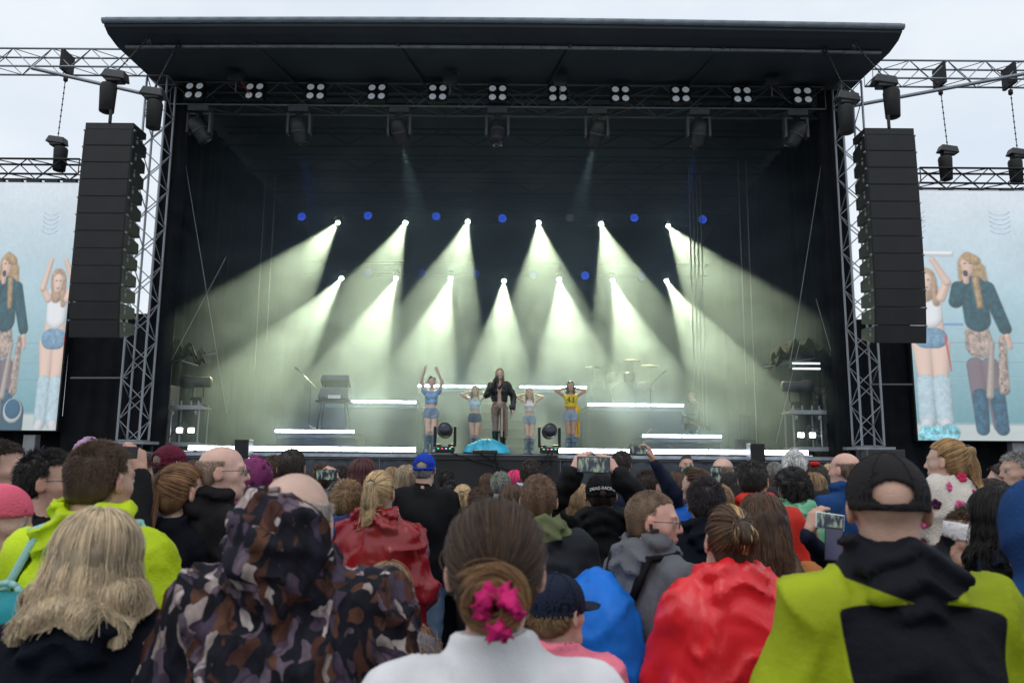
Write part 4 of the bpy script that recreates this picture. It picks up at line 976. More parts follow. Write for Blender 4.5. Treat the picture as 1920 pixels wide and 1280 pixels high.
# ================================================================== one person of the crowd
SKIN_A, SKIN_B, SKIN_C = (.55, .335, .25), (.49, .285, .21), (.61, .40, .315)
def cloth(name, col, rough=.75, bump=.5, bscale=160, sheen=.0, var=.22, **kw): return M('cloth_' + name, col, rough, 0, var, 5, bump, bscale, sheen=sheen, spec=.15, crease=kw.pop('crease', .45), **kw)
DENIM = cloth('denim', (.10, .15, .24)); DTROUS = cloth('dark_trousers', (.02, .022, .028)); SHOE = cloth('shoe', (.03, .03, .032))
PEOPLE = {}
def person(label, px, ty, d, turn=0, look=0, pitch=0, fem=False, skin=SKIN_A, hair=('short', (.05, .035, .025)), top=('jacket', BLACKCLOTH), arms=('down', 'down'),
           H=None, trousers=None, hat=None, specs=None, beard=0, stubble=0, hood=None, bulk=1.0, hem=.80, key=None, wr=.009, seated=False, hands=True, dz=.012, lean=0, sw=1.0, extra=None, shup=0.0):
    T = at(px, ty, d); hthick = {'short': .012, 'crop': .007, 'buzz': .005, 'long': .014, 'pony': .010, 'bun': .010, 'curly': .035, 'braids': .012, 'balding': .006, 'ring': .004, 'bald': 0, 'bob': .016}[hair[0]]
    if hat: hthick = max(hthick, .014)
    if hood == 'up': hthick = .03
    Ht = T.z - hthick if H is None else H
    z0 = 0.0 if H is None else T.z - hthick - H
    s = Ht / 1.75; hs = (.60 + .40 * s) * (0.97 if fem else 1.0)
    near = d < 2.6; mid = d < 4.6
    vh = .0065 if near else .0085 if mid else .0115
    vc = .0115 if near else .017 if mid else .026
    rg = np.random.default_rng(abs(hash(label)) % 100000 if False else sum(ord(c) * (i + 1) for i, c in enumerate(label)) % 100003)
    tr = R(turn); Rt = rotz(tr); base = np.array((T.x, d, z0), F32)
    toloc = lambda W: (np.asarray(W, F32) - base) @ Rt           # world -> local
    hc = np.array((0, 0, Ht - .118 * hs), F32)
    Rh = rotz(R(look)) @ rotx(R(-pitch))
    hl = lambda P: ((P - hc) @ Rh) / hs
    hw = lambda Q: (np.asarray(Q, F32) * hs) @ Rh.T + hc
    yb = -.025 * s + lean * .01
    nk0, nk1 = V3(0, yb - .005 * s, 1.42 * s), hw((0, -.022, -.055))
    nr = (.048 if fem else .058) * hs
    # -------- body mesh (head, neck, bust, hands)
    def bust(P):
        dd = rc(P, nk0, nk1, nr * 1.12, nr)
        for sg in (-1, 1): dd = smin(dd, rc(P, (sg * .02 * s, yb, 1.44 * s), (sg * .15 * s, yb, 1.39 * s), .05 * s, .05 * s), .06 * s)
        dd = smin(dd, el(P, (0, yb, 1.33 * s), (.15 * s, .085 * s, .12 * s)), .05 * s)
        m = P[:, 2] > Ht - .30 * hs
        if m.any(): dd[m] = smin(dd[m], head_sdf(hl(P[m]), fem) * hs, .02)
        return dd
    zs = np.concatenate([axis(1.22 * s, Ht - .27 * hs, .022), axis(Ht - .27 * hs + .012, Ht + .03, vh)])
    xs = np.concatenate([axis(-.24 * s, -.125, .022), axis(-.112, .112, vh), axis(.125, .24 * s, .022)]); ys = axis(-.165, .165, vh)
    Vb, Fb = mesh_sdf(bust, xs, ys, zs)
    C = np.tile(np.array(skin, F32), (len(Vb), 1)); C *= (1 + .05 * noise3(Vb * 40))[:, None]
    ph = hl(Vb); hm_ = Vb[:, 2] > Ht - .27 * hs
    Ch = C[hm_]; hcol = np.array(hair[1]); paint_head(ph[hm_], Ch, skin, hcol if hair[0] != 'bald' else np.array((.25, .18, .13)), (.58, .26, .23) if fem else (.52, .28, .24), beard, stubble=stubble)
    if hair[0] != 'bald':
        u = (ph[hm_] - CR_C); u /= np.linalg.norm(u, axis=1, keepdims=True) + 1e-6
        sc = (hair_shell_fn(.012, hair[0] if hair[0] in ('balding', 'ring') else 'full', -.062 if hair[0] in ('short', 'crop', 'buzz', 'balding', 'ring') else -.098)(ph[hm_]) < .002)
        Ch[sc] = Ch[sc] * .25 + hcol * .75
    C[hm_] = Ch
    pieces, cols = [(Vb, Fb)], [C]
    # -------- arms
    sx = (.165 if fem else .188) * s * sw; shz = (1.415 + shup) * s; L1, L2 = .29 * s, .265 * s
    J = {}; links = []
    for i, sg in ((0, -1), (1, 1)):
        a = arms[i]; sh = V3(sg * sx, yb, shz)
        if isinstance(a, str):
            w_ = {'down': (sg * (sx + .055 * s), yb + .05 * s, .885 * s), 'pocket': (sg * (sx - .02 * s), yb + .17 * s, 1.00 * s), 'front': (sg * .07 * s, yb + .30 * s, 1.14 * s), 'chest': (sg * .08 * s, yb + .24 * s, 1.32 * s), 'knee': (sg * .12 * s, yb + .26 * s, 1.02 * s)}[a]
            hint = (sg * 1.0, -.9, -.2); f = n = None
            if a in ('front', 'chest'): f, n, th = (-sg * .6, .8, .3), (0, .3, -1), (0, .2, 1)
        else:
            w_ = toloc(a['wrist']); hint = a.get('hint', (sg * .8, .1, -1)); f, n, th = a.get('f'), a.get('n'), a.get('th')
            f, n, th = [None if q is None else np.asarray(q, F32) @ Rt for q in (f, n, th)]
        e, w2 = ik(sh, w_, L1, L2, hint)
        if f is None:
            f = (w2 - e) / np.linalg.norm(w2 - e); n = V3(-sg, .1, 0); th = V3(0, 1, 0)
        J[i] = (sh, e, w2, np.asarray(f, F32) / np.linalg.norm(f), n, th)
        if hands and (not isinstance(a, str) or d < 6.5 or a in ('front', 'chest')):
            cu = .55 if isinstance(a, str) else a.get('curl', .6)
            Vh, Fh = hand_parts(w2 + J[i][3] * .02, J[i][3], n, th, cu, hs, .006 if not isinstance(a, str) else .010, (w2 - e) / (np.linalg.norm(w2 - e) + 1e-6))
            pieces.append((Vh, Fh)); links.append((len(pieces) - 1, i)); cols.append(np.tile(np.array(skin, F32) * (1.02, .93, .9), (len(Vh), 1)))
    offs = np.cumsum([0] + [len(q[0]) for q in pieces]); Vb, Fb = join_np(pieces); cl = np.concatenate(cols); foff = np.cumsum([0] + [len(q[1]) for q in pieces]); drop, addf, addv = [], [], []
    for pi, i in links:                       # the arm inside the sleeve joins each hand to the shoulders
        sh_, e_, w_, f_ = J[i][:4]; cen = Vb[Fb].mean(1)
        a_ = int(np.argmin(np.linalg.norm(cen[:foff[1]] - sh_, axis=1))); h_ = foff[pi] + int(np.argmin(np.linalg.norm(cen[foff[pi]:foff[pi + 1]] - (w_ - f_ * .04), axis=1)))
        if a_ in drop: a_ = int(np.argsort(np.linalg.norm(cen[:foff[1]] - sh_, axis=1))[1])
        drop += [a_, h_]; n0 = len(Vb) + len(addv); u_ = np.cross(w_ - sh_, V3(.3, .2, .9)); u_ /= np.linalg.norm(u_) + 1e-6; v_ = np.cross(w_ - sh_, u_); v_ /= np.linalg.norm(v_) + 1e-6
        addv += [e_ + .03 * s * (u_ * math.cos(q) + v_ * math.sin(q)) for q in (0, 1.57, 3.14, 4.71)]; ring = [n0 + q for q in range(4)]
        for R0, R1 in ((list(Fb[a_]), ring), (ring, list(Fb[h_])[::-1])): addf += [(R0[q], R0[(q + 1) % 4], R1[(q + 1) % 4], R1[q]) for q in range(4)]
    if addv: Vb = np.concatenate([Vb, np.array(addv, F32)]); Fb = np.concatenate([np.delete(Fb, drop, 0), np.array(addf, Fb.dtype)]); cols = [cl, np.tile(np.array(skin, F32), (len(addv), 1))]
    o = obj_np('person', Vb, Fb, SKINM, None, np.concatenate(cols))
    o.location = [float(v) for v in base]; o.rotation_euler = (0, 0, tr); tag(o, label, 'person')
    # -------- hair
    pend = []; style, hcol = hair[0], hair[1]; HMt = hair_mat(hcol)
    nst = 8500 if near else 2200 if mid else 900
    rs = (.00085 if near else .0015 if mid else .0024) * hs
    if style != 'bald' and not (hood == 'up' and style == 'short'):
        th = {'short': .008, 'crop': .005, 'buzz': .0035, 'long': .010, 'pony': .005, 'bun': .005, 'curly': .028, 'braids': .009, 'balding': .005, 'ring': .004, 'bob': .014}[style]
        Ln = hair[2] if len(hair) > 2 else .25
        cutz = -.062 if style in ('short', 'crop', 'buzz', 'balding', 'ring') else -.098
        if hat: th = min(th, .004)
        shell = hair_shell_fn(th, style if style in ('balding', 'ring') else 'full', cutz)
        tie = np.array(hair[3] if len(hair) > 3 else (0, -.86, .22), F32); tie = tie / np.linalg.norm(tie)
        tp = CR_C + tie * (CR_R + .012)
        def hfn(P):
            p = hl(P); dd = shell(p)
            if hat and hat[0] != 'headband': dd = np.maximum(dd, p[:, 2] - .012)
            if style in ('long', 'bob'):
                l_ = Ln - .05 if style == 'long' else .115
                dd = smin(dd, np.maximum(rc(p, (0, -.045, 0), (0, -.062, -l_ + .03), .080, .070 if style == 'long' else .085) , p[:, 1] - .02) , .03)
            if style == 'pony':
                dd = smin(dd, rc(p, tp, tp + V3(0, -.025, -.01), .018, .024), .015); dd = smin(dd, rc(p, tp + V3(0, -.025, -.01), tp + V3(0, -.035, -Ln * .55), .022, .026), .02); dd = smin(dd, rc(p, tp + V3(0, -.035, -Ln * .55), tp + V3(0, -.02, -Ln), .024, .006), .02)
            if style == 'bun':
                for q in range(9):
                    an = q * .7; c_ = tp + V3(.030 * math.cos(an), -.026 + .008 * math.sin(q * 2.3), -.018 + .024 * math.sin(an)); dd = smin(dd, el(p, c_, (.022, .022, .019)), .010)
            if style == 'braids':
                for q in range(5): dd = smin(dd, rc(p, (-.05 + q * .025, -.09, -.02), (-.06 + q * .03, -.10, -Ln), .016, .012), .012)
            return dd * hs
        lo = -Ln - .06 if style in ('long', 'pony', 'braids') else -.17
        vx = vh * 1.15
        q0, q1 = -.16 * hs, .16 * hs
        ext = .10 if style in ('pony', 'bun') else .0
        Vh, Fh = mesh_sdf(hfn, axis(q0, q1, vx), axis(q0 - ext, q1, vx), axis(hc[2] + lo * hs, hc[2] + .17 * hs, vx))
        if len(Vh):
            Nn = vnormals(Vh, Fh); Q = Vh * np.array((60, 60, 22 if style not in ('curly', 'short') else 60), F32)
            Vh = Vh + Nn * (({'curly': .014, 'bun': .004, 'long': .007}.get(style, .003)) * noise3(Q * (.55 if style == 'curly' else 1)))[:, None]
            hob = obj_np('hair', Vh, Fh, HMt, o)
            u = scalp_dirs(nst, rg, style if style in ('balding', 'ring') else 'full')
            if hat and hat[0] != 'headband': u = u[u[:, 2] < -.12]
            if style in ('short', 'crop', 'buzz', 'balding', 'ring'): u = u[u[:, 2] > -.60 + .5 * np.maximum(u[:, 1] + .5, 0) * 0 - .0]; u = u[CR_C[2] + u[:, 2] * CR_R[2] > -.050]
            r_ = CR_R + th * .8; P0 = CR_C + u * r_; k = 12; tt = np.linspace(0, 1, k, dtype=F32)[None, :, None]
            J3 = lambda sc, shp: rg.normal(0, sc, shp).astype(F32)
            if style in ('short', 'crop', 'buzz', 'balding', 'ring'):
                k = 4; tt = np.linspace(0, 1, k, dtype=F32)[None, :, None]
                ln_ = {'short': .026, 'crop': .013, 'buzz': .006, 'balding': .016, 'ring': .010}[style]
                flow = np.stack([u[:, 0] * .2, np.where(u[:, 2] > .5, .7, -.15), -.5 - .4 * (u[:, 2] < .5)], 1); flow -= u * (flow * u).sum(1, keepdims=True)
                dr = u * .35 + flow + J3(.28, u.shape); dr /= np.linalg.norm(dr, axis=1, keepdims=True)
                PT = P0[:, None] + dr[:, None] * tt * ln_ * rg.uniform(.5, 1.1, (len(u), 1, 1)).astype(F32) + u[:, None] * (.004 * tt * (1 - tt))
            elif style in ('pony', 'bun'):
                a = np.arccos(np.clip(u @ tie, -1, 1))[:, None, None]; tj = np.clip(tt * (1.0 if style == 'bun' else 1.9), 0, 1); sn = np.sin(a) + 1e-4
                dirs = (np.sin((1 - tj) * a) * u[:, None] + np.sin(tj * a) * tie) / sn
                PT = CR_C + dirs * (r_ + .004 + J3(.0012, (len(u), 1, 1)) + .006 * np.sin(tj * 3.14))
                if style == 'pony':
                    off = J3(1, (len(u), 1, 3)) * np.array((.015, .012, .008), F32); t2 = np.clip((tt - .53) / .47, 0, 1)
                    tail = tp + off * (.5 + 1.3 * t2 * (1.2 - t2)) + np.concatenate([0 * t2, -.03 * np.sin(t2 * 2.6), -Ln * t2 ** 1.25], 2) * rg.uniform(.75, 1.06, (len(u), 1, 1)).astype(F32)
                    PT = np.where(tt > .53, tail, PT)
                else:
                    nb_ = len(u) // 2; ph_ = rg.uniform(0, 6.28, (nb_, 1)); ta = ph_ + np.linspace(0, 3.2, k)[None, :]; grp_ = np.floor(rg.random((nb_, 1)) * 7); rr_ = .012 + .0045 * grp_ + rg.normal(0, .0025, (nb_, 1)); ph_ = grp_ * 1.9 + rg.normal(0, .12, (nb_, 1)); ta = ph_ + np.linspace(0, 3.6, k)[None, :]; hh_ = .02 * np.sin(grp_ * 2.4) + rg.normal(0, .005, (nb_, 1))
                    BU = np.stack(np.broadcast_arrays(tp[0] + rr_ * 1.25 * np.cos(ta), tp[1] - .032 - .022 * np.cos((rr_ - .035) * 60) + hh_ * .5, tp[2] - .018 + rr_ * np.sin(ta) + hh_ * .4), 2).astype(F32); PT[:nb_] = BU
            elif style == 'curly':
                an = rg.uniform(0, 6.28, (len(u), 1)) + np.linspace(0, 9, k)[None, :]; ax1 = np.cross(u, V3(.3, .5, .8)); ax1 /= np.linalg.norm(ax1, axis=1, keepdims=True); ax2 = np.cross(u, ax1)
                PT = P0[:, None] + u[:, None] * tt * .018 + .011 * (np.cos(an)[..., None] * ax1[:, None] + np.sin(an)[..., None] * ax2[:, None]).astype(F32) + V3(0, -.01, -.10) * tt * rg.random((len(u), 1, 1)).astype(F32)
            else:
                ang = np.arccos(np.clip(u[:, 2], -1, 1))[:, None]; az = np.arctan2(u[:, 0], -u[:, 1])[:, None]; t1 = np.clip(tt[..., 0] * 2.2, 0, 1)
                aend = np.maximum(ang, R(100)); A = ang + (aend - ang) * t1; lim = R(112)
                AZ = az + (np.clip(az, -lim, lim) - az) * np.clip(t1 * 1.3, 0, 1)
                dirs = np.stack([np.sin(A) * np.sin(AZ), -np.sin(A) * np.cos(AZ), np.cos(A)], 2); PT = CR_C + dirs * (r_ + .003 + J3(.002, (len(u), 1, 1)))
                l_ = (Ln if style in ('long', 'braids') else .14); t2 = np.clip((tt - .45) / .55, 0, 1); fall = np.maximum(l_ + PT[:, -1:, 2:3], .01) * rg.uniform(.72, 1.16, (len(u), 1, 1)).astype(F32)
                rad = PT[..., :2] - CR_C[:2]; cl_ = np.round(az[..., None] * 5) * 1.9 + np.round(ang[..., None] * 3) * 2.3; wv = 1 + (.26 if near else .14) * t2 + .05 * t2 * np.sin(t2 * 8 + cl_) + .05 * np.sin(t2 * 7 + rg.uniform(0, 6.28, (len(u), 1, 1)))
                if style == 'bob': wv = wv - .18 * t2 ** 2
                lat = (.006 * t2 * np.sin(t2 * 9 + cl_ * 1.7) * (1 if near else .6)).astype(F32); PT = np.concatenate([CR_C[:2] + rad * wv.astype(F32) + np.concatenate([lat * np.cos(AZ)[..., None], lat * np.sin(AZ)[..., None]], 2) + V3(0, -.03)[:2] * t2 * (Ln > .3), PT[..., 2:3] - fall * t2], 2)
            if style not in ('short', 'crop', 'buzz', 'balding', 'ring'):
                fly = rg.random(len(u)) < .05; PT[fly] += (J3(.010, (int(fly.sum()), 1, 3)) * np.linspace(0, 1, PT.shape[1], dtype=F32)[None, :, None] + u[fly][:, None] * .006)
            PTw = hw(PT.reshape(-1, 3)).reshape(PT.shape)
            if extra == 'streak':
                sm_ = (np.abs(u[:, 0] - .12) < .13) & (u[:, 1] < .6); pend.append(('blond_streak', hw((PT[sm_] + u[sm_][:, None] * .004).reshape(-1, 3)).reshape(PT[sm_].shape), rs * 1.3, rs, hair_mat((.50, .33, .16)), hob))
            if style == 'bun':
                bo = empty('bun', (0, 0, 0)); bo.parent = hob
                strands('hair_strands', PTw[nb_:], rs, rs * .5, HMt, hob); bpy.data.objects.remove(bo); strands('bun', PTw[:nb_], rs * 1.5, rs * .8, hair_mat((.17, .088, .036)), hob)
            else: pend.append(('hair_strands', PTw, rs, rs * .5, HMt, hob))
            if style == 'bun' and len(hair) > 4:
                sp = []; tc_ = tp + V3(.008, -.064, -.030)
                pts = [hw(tc_ + V3(.026 * math.cos(q), -.012 * math.sin(3 * q), .030 * math.sin(q) + .006 * math.sin(7 * q))) for q in np.linspace(0, 5.2, 18)]
                def scr(P):
                    dd = None
                    for a_, b_ in zip(pts[:-1], pts[1:]): e_ = rc(P, a_, b_, .011, .011); dd = e_ if dd is None else np.minimum(dd, e_)
                    return dd
                c0 = np.min(pts, 0) - .03; c1 = np.max(pts, 0) + .03; Vs, Fs = mesh_sdf(scr, axis(c0[0], c1[0], .005), axis(c0[1], c1[1], .005), axis(c0[2], c1[2], .005))
                Vs = wrinkle(Vs, Fs, .008, (70, 70, 70), 2); obj_np('scrunchie', Vs, Fs, cloth('pink_scrunchie', (.62, .02, .16), .6), hob)
            if style == 'pony':
                tpw = hw(tp + V3(0, -.012, 0)); rb = MB().lathe([(.017, -.006), (.023, -.006), (.023, .006), (.017, .006)], 12, Vector((0, -1, .2)).to_track_quat('Z', 'Y').to_matrix(), tpw).build('hair_tie', RUBBER, hob, True)
    # -------- upper garment
    kind, mat = top[0], top[1]; b = bulk
    hemz = hem * s
    def jacket(P):
        dd = None
        for sg in (-1, 1):
            e = rc(P, (sg * .085 * s * sw, yb, 1.34 * s), (sg * .078 * s, yb + .005, hemz - .02), .112 * s * b, .125 * s * b); dd = e if dd is None else smin(dd, e, .10 * s)
        dd = smin(dd, el(P, (0, yb - .02 * s, 1.26 * s), (.17 * s * b, .135 * s * b, .2 * s)), .06 * s)
        for i in (0, 1):
            sh, e_, w_ = J[i][:3]
            dd = smin(dd, rc(P, (0, yb - .01 * s, (1.468 + shup * .6) * s), sh + V3(0, 0, -.005), .058 * s * b, .068 * s * b), .05 * s)
            ar = smin(rc(P, sh, e_, .072 * s * b, .058 * s * b), rc(P, e_, w_, .057 * s * b, .043 * s * b), .02)
            dd = smin(dd, ar, .035 * s)
        if kind == 'poncho':
            q = P - V3(0, yb, 0); q = q * V3(.82, 1.12, 1)
            dd = smin(dd, rc(q, (0, 0, 1.33 * s), (0, 0, hemz - .02), .150 * s, .315 * s), .12 * s)
        dd = np.maximum(dd, hemz - P[:, 2])
        col_ = rc(P, nk0 + V3(0, 0, -.02), nk0 + (nk1 - nk0) * .62, .088 * hs, .080 * hs)
        if kind != 'nocollar': dd = smin(dd, np.maximum(col_, P[:, 2] - (1.54 * s + .15 * (-(P[:, 1] - yb)))), .025)
        if hood == 'down':
            hd = None
            for q in range(9):
                an = R(-120 + q * 30); ca = max(math.cos(an), 0); c_ = V3(.092 * hs * math.sin(an), yb - .078 * hs * math.cos(an), 1.530 * s - .012 * ca * hs + (.02 if q in (2, 6) else 0) * hs)
                e = el(P, c_, ((.030 + .012 * ca) * hs, (.026 + .012 * ca) * hs, (.034 + .012 * ca) * hs)); hd = e if hd is None else smin(hd, e, .035)
            hd = smin(hd, el(P, (0, yb - .108 * hs, 1.485 * s), (.105 * hs, .034 * hs, .066 * hs), rotx(-.25)), .04)
            hd = hd + (.010 * np.sin(P[:, 2] * 95 + 5 * np.abs(P[:, 0] * 9) + 1.5 * noise3(P * 14)) * hs).astype(F32)
            dd = smin(dd, hd, .035)
        if hood in ('up', 'half'):
            p = hl(P); hd = el(p, (0, -.02, .015), (.108, .128, .128)) if hood == 'up' else smin(el(p, (-.010, -.03, -.012), (.116, .122, .112)), el(p, (-.01, -.10, -.075), (.10, .06, .055)), .03); hd = smin(hd, rc(p, (0, -.03, -.04), (0, -.045, -.13), .098, .090), .04); hd = hd + (.008 * np.sin(p[:, 2] * 85 + 4 * p[:, 0] * 9 + 2 * noise3(p * 14))).astype(F32) * (hood == 'half')
            hd = np.maximum(hd, -el(p, (0, -.010, .015), (.090, .108, .108))); hd = np.maximum(hd, -rc(p, (0, .09, .01), (0, .2, -.02), .085, .10)); 
            if hood == 'half': hd = np.maximum(hd, .80 * p[:, 0] + .30 * p[:, 1] + .52 * p[:, 2] - .052)
            dd = smin(dd, hd * hs, .03)
        dd = np.maximum(dd, -rc(P, nk0 + V3(0, .0, .03), hw((0, 0, -.02)), nr * 1.13, nr * 1.25))
        if hood not in ('up', 'half'): dd = np.where(P[:, 2] > Ht - .215 * hs, np.maximum(dd, -(head_box(hl(P)) * hs)), dd)
        return dd
    def head_box(p): return el(p, (0, .0, .0), (.085, .11, .135))
    pts = np.array([q for i in (0, 1) for q in J[i][:3]]); ex = .13 * s * b
    lo = np.minimum(pts.min(0) - ex, V3(-.26 * s * b, -.26 * s * b, hemz - .03)); hi = np.maximum(pts.max(0) + ex, V3(.26 * s * b, .24 * s * b, 1.60 * s))
    if kind == 'poncho': lo = np.minimum(lo, V3(-.44 * s, -.36 * s, hemz - .03)); hi = np.maximum(hi, V3(.44 * s, .34 * s, 1.6 * s))
    if hood in ('up', 'half'): hi[2] = Ht + .06; lo[1] = min(lo[1], -.22)
    Vj, Fj = mesh_sdf(jacket, axis(lo[0], hi[0], vc), axis(lo[1], hi[1], vc), axis(lo[2], hi[2], vc))
    sd = int(rg.integers(0, 50))
    if hood in ('up',): wr = min(wr, .004)
    if kind == 'poncho':
        an = np.arctan2(Vj[:, 0], -(Vj[:, 1] - yb)); k_ = np.clip((1.42 * s - Vj[:, 2]) / .5, 0, 1); Nn = vnormals(Vj, Fj)
        fold = np.sin(an * 9 + 2.2 * noise3(Vj * V3(5, 5, 2) + sd)) * .7 + .6 * noise3(Vj * V3(14, 14, 3) + sd)
        Vj = Vj + Nn * (fold * .016 * s * k_)[:, None]; Vj = wrinkle(Vj, Fj, wr * 1.4, (9, 9, 7), sd)
    elif kind == 'puffer':
        Nn = vnormals(Vj, Fj); Vj = Vj + Nn * (.010 * np.abs(np.sin(Vj[:, 2] * 38 + .8 * noise3(Vj * 6))))[:, None]; Vj = wrinkle(Vj, Fj, wr * .7, (9, 9, 14), sd)
    else: Vj = wrinkle(Vj, Fj, wr * 1.2, (8, 8, 5.5), sd)
    for nm_, PTw, r0_, r1_, mt_, pr_ in pend:          # long hair lies on the cloth, not in it
        if style in ('long', 'bob', 'pony', 'braids') and mid:
            sh_ = PTw.shape; Q = PTw.reshape(-1, 3).copy(); lowm = Q[:, 2] < Ht - .16 * hs
            if lowm.any():
                q = Q[lowm]
                for _ in range(3):
                    d0 = jacket(q); g = np.stack([jacket(q + V3(*(np.eye(3)[a_] * .004))) - d0 for a_ in range(3)], 1); g /= np.linalg.norm(g, axis=1, keepdims=True) + 1e-6; q = q + g * np.maximum(.016 - d0, 0)[:, None] * .9
                Q[lowm] = q; PTw = Q.reshape(sh_)
        strands(nm_, PTw, r0_, r1_, mt_, pr_)
    jo = obj_np({'poncho': 'rain_poncho', 'puffer': 'padded_jacket'}.get(kind, 'jacket'), Vj, Fj, mat, o)
    if len(top) > 2 and callable(top[2]):
        at2 = jo.data.attributes.new('zone', 'FLOAT', 'POINT'); at2.data.foreach_set('value', top[2](Vj / s).astype(F32))
    elif len(top) > 2 and top[2] is not None:          # second colour by place: a list of (material, test)
        me = jo.data; 
        for m2, test in top[2]:
            me.materials.append(m2); ix = len(me.materials) - 1; cen = Vj[Fj].mean(1); msk = test(cen / s); mi = np.zeros(len(Fj), np.int32); me.polygons.foreach_get('material_index', mi); mi[msk] = ix; me.polygons.foreach_set('material_index', mi)
    # -------- trousers and shoes
    if not seated:
        tm = trousers or DTROUS; vt = .03
        def tro(P):
            dd = None
            for sg in (-1, 1):
                e = smin(rc(P, (sg * .085 * s, yb, .90 * s), (sg * .095 * s, yb + .01, .48 * s), .098 * s, .070 * s), rc(P, (sg * .095 * s, yb + .01, .48 * s), (sg * .10 * s, yb, .07 * s), .070 * s, .058 * s), .02); dd = e if dd is None else smin(dd, e, .02)
            return np.maximum(smin(dd, el(P, (0, yb, .93 * s), (.165 * s, .12 * s, .13 * s)), .05), .05 * s - P[:, 2])
        Vt, Ft = mesh_sdf(tro, axis(-.24 * s, .24 * s, vt), axis(-.2 * s, .2 * s, vt), axis(.02 * s, 1.08 * s, vt)); Vt = wrinkle(Vt, Ft, .008, (9, 9, 9), sd); obj_np('trousers', Vt, Ft, tm, o)
        for sg in (-1, 1):
            MB().lathe([(.045 * s, 0), (.052 * s, .012), (.05 * s, .05), (.034 * s, .085), (.02 * s, .09)], 12, Matrix(((1, 0, 0), (0, 2.3, 0), (0, 0, 1))), (sg * .10 * s, yb + .05 * s, 0)).build('shoe', SHOE, o, True)
    else:
        tm = trousers or DTROUS
        def tro(P):
            dd = None
            for sg in (-1, 1):
                e = smin(rc(P, (sg * .08 * s, yb, .86 * s), (sg * .15 * s, yb + .34 * s, .88 * s), .095 * s, .075 * s), rc(P, (sg * .15 * s, yb + .34 * s, .88 * s), (sg * .14 * s, yb + .36 * s, .50 * s), .07 * s, .055 * s), .03); dd = e if dd is None else smin(dd, e, .03)
            return dd
        Vt, Ft = mesh_sdf(tro, axis(-.3 * s, .3 * s, .025), axis(-.2 * s, .5 * s, .025), axis(.4 * s, 1.02 * s, .025)); obj_np('trousers', wrinkle(Vt, Ft, .006, (9, 9, 9), 1), Ft, tm, o)
        for sg in (-1, 1): MB().lathe([(.045 * s, 0), (.05 * s, .05), (.03 * s, .085)], 12, Matrix(((1, 0, 0), (0, 2.2, 0), (0, 0, 1))), (sg * .14 * s, yb + .42 * s, .40 * s)).build('shoe', SHOE, o, True)
    # -------- hat
    if hat:
        hk, hmat = hat[0], hat[1]
        def hatf(P):
            p = hl(P)
            if hk in ('cap', 'closed_cap'):
                fl = hat[2] if len(hat) > 2 else 1         # 1 = brim forward
                dd = el(p, (0, -.010, .028), (.0875, .108, .100)); dd = smax(dd, .012 + .10 * p[:, 1] * 0 - p[:, 2] - .012, .004); dd = np.maximum(dd, -el(p, (0, -.010, .022), (.0815, .102, .094)))
                if hk == 'cap': dd = np.maximum(dd, -np.maximum(el(p, (0, -fl * .112, .038), (.044, .05, .026)), -.0))
                dd = np.minimum(dd, np.maximum(np.maximum(np.abs(el(p, (0, -.010, .028), (.0865, .107, .099))) - .003, np.abs(p[:, 2] - .006) - .009), fl * p[:, 1]))
                br = el(p, (0, fl * .105, .010), (.074, .085, .012)); br = np.maximum(br, -(fl * p[:, 1] - .075)); br = np.maximum(br, np.abs(p[:, 2] - .012 + 2.2 * p[:, 0] ** 2) - .0045); dd = np.minimum(dd, br)
            elif hk == 'beanie':
                dd = el(p, (0, -.014, .032), (.089, .110, .104)); dd = np.maximum(dd, .018 + .15 * p[:, 1] - p[:, 2]); dd = np.maximum(dd, -el(p, (0, -.014, .024), (.079, .099, .092)))
            elif hk == 'headband':
                dd = np.maximum(np.abs(el(p, (0, -.012, .03), (.088, .106, .100))) - .006, np.abs(p[:, 2] - .022 - .1 * p[:, 1]) - .038)
            return dd * hs
        vx = .0055 if near else .008
        Vc, Fc = mesh_sdf(hatf, axis(-.13, .13, vx), axis(-.22, .22, vx), axis(hc[2] - .05, hc[2] + .17, vx))
        if hk == 'headband': Nn = vnormals(Vc, Fc); Vc = Vc + Nn * (.002 * np.sin(Vc[:, 2] * 500) * np.sin(np.arctan2(Vc[:, 0], Vc[:, 1]) * 60))[:, None]
        ho_ = obj_np({'cap': 'cap', 'closed_cap': 'cap', 'beanie': 'knitted_hat', 'headband': 'headband'}[hk], Vc, Fc, hmat, o)
        if hk in ('cap', 'closed_cap'):
            if near:
                sm = MB()
                for az_ in range(6):
                    an_ = R(az_ * 60 + 30); sm.path([Vector(hw((.0885 * math.sin(q) * math.sin(an_), -.010 + .109 * math.sin(q) * math.cos(an_), .028 + .101 * math.cos(q)))) for q in np.linspace(.05, 1.55, 9)], .0016, 5)
                sm.build('seam', hmat, ho_, True)
            bw_ = hw((0, -.010, .128)); MB().lathe([(.008, -.004), (.010, 0), (.006, .005)], 10, None, bw_).build('cap_button', hmat, ho_, True)
        if hk == 'closed_cap' and len(hat) > 3:
            fc = bpy.data.curves.new('lettering', 'FONT'); fc.body = hat[3]; fc.size = .024; fc.extrude = .0015; fc.align_x = 'CENTER'
            fo = bpy.data.objects.new('lettering_source', fc); COL.objects.link(fo); bpy.context.view_layer.update(); me = bpy.data.meshes.new_from_object(fo); bpy.data.objects.remove(fo)
            nv = len(me.vertices); co = np.zeros(nv * 3, F32); me.vertices.foreach_get('co', co); co = co.reshape(-1, 3); aa = co[:, 0] / .095; zz = .040 + co[:, 1] - .016 * aa ** 2; rr = .0905 + co[:, 2]
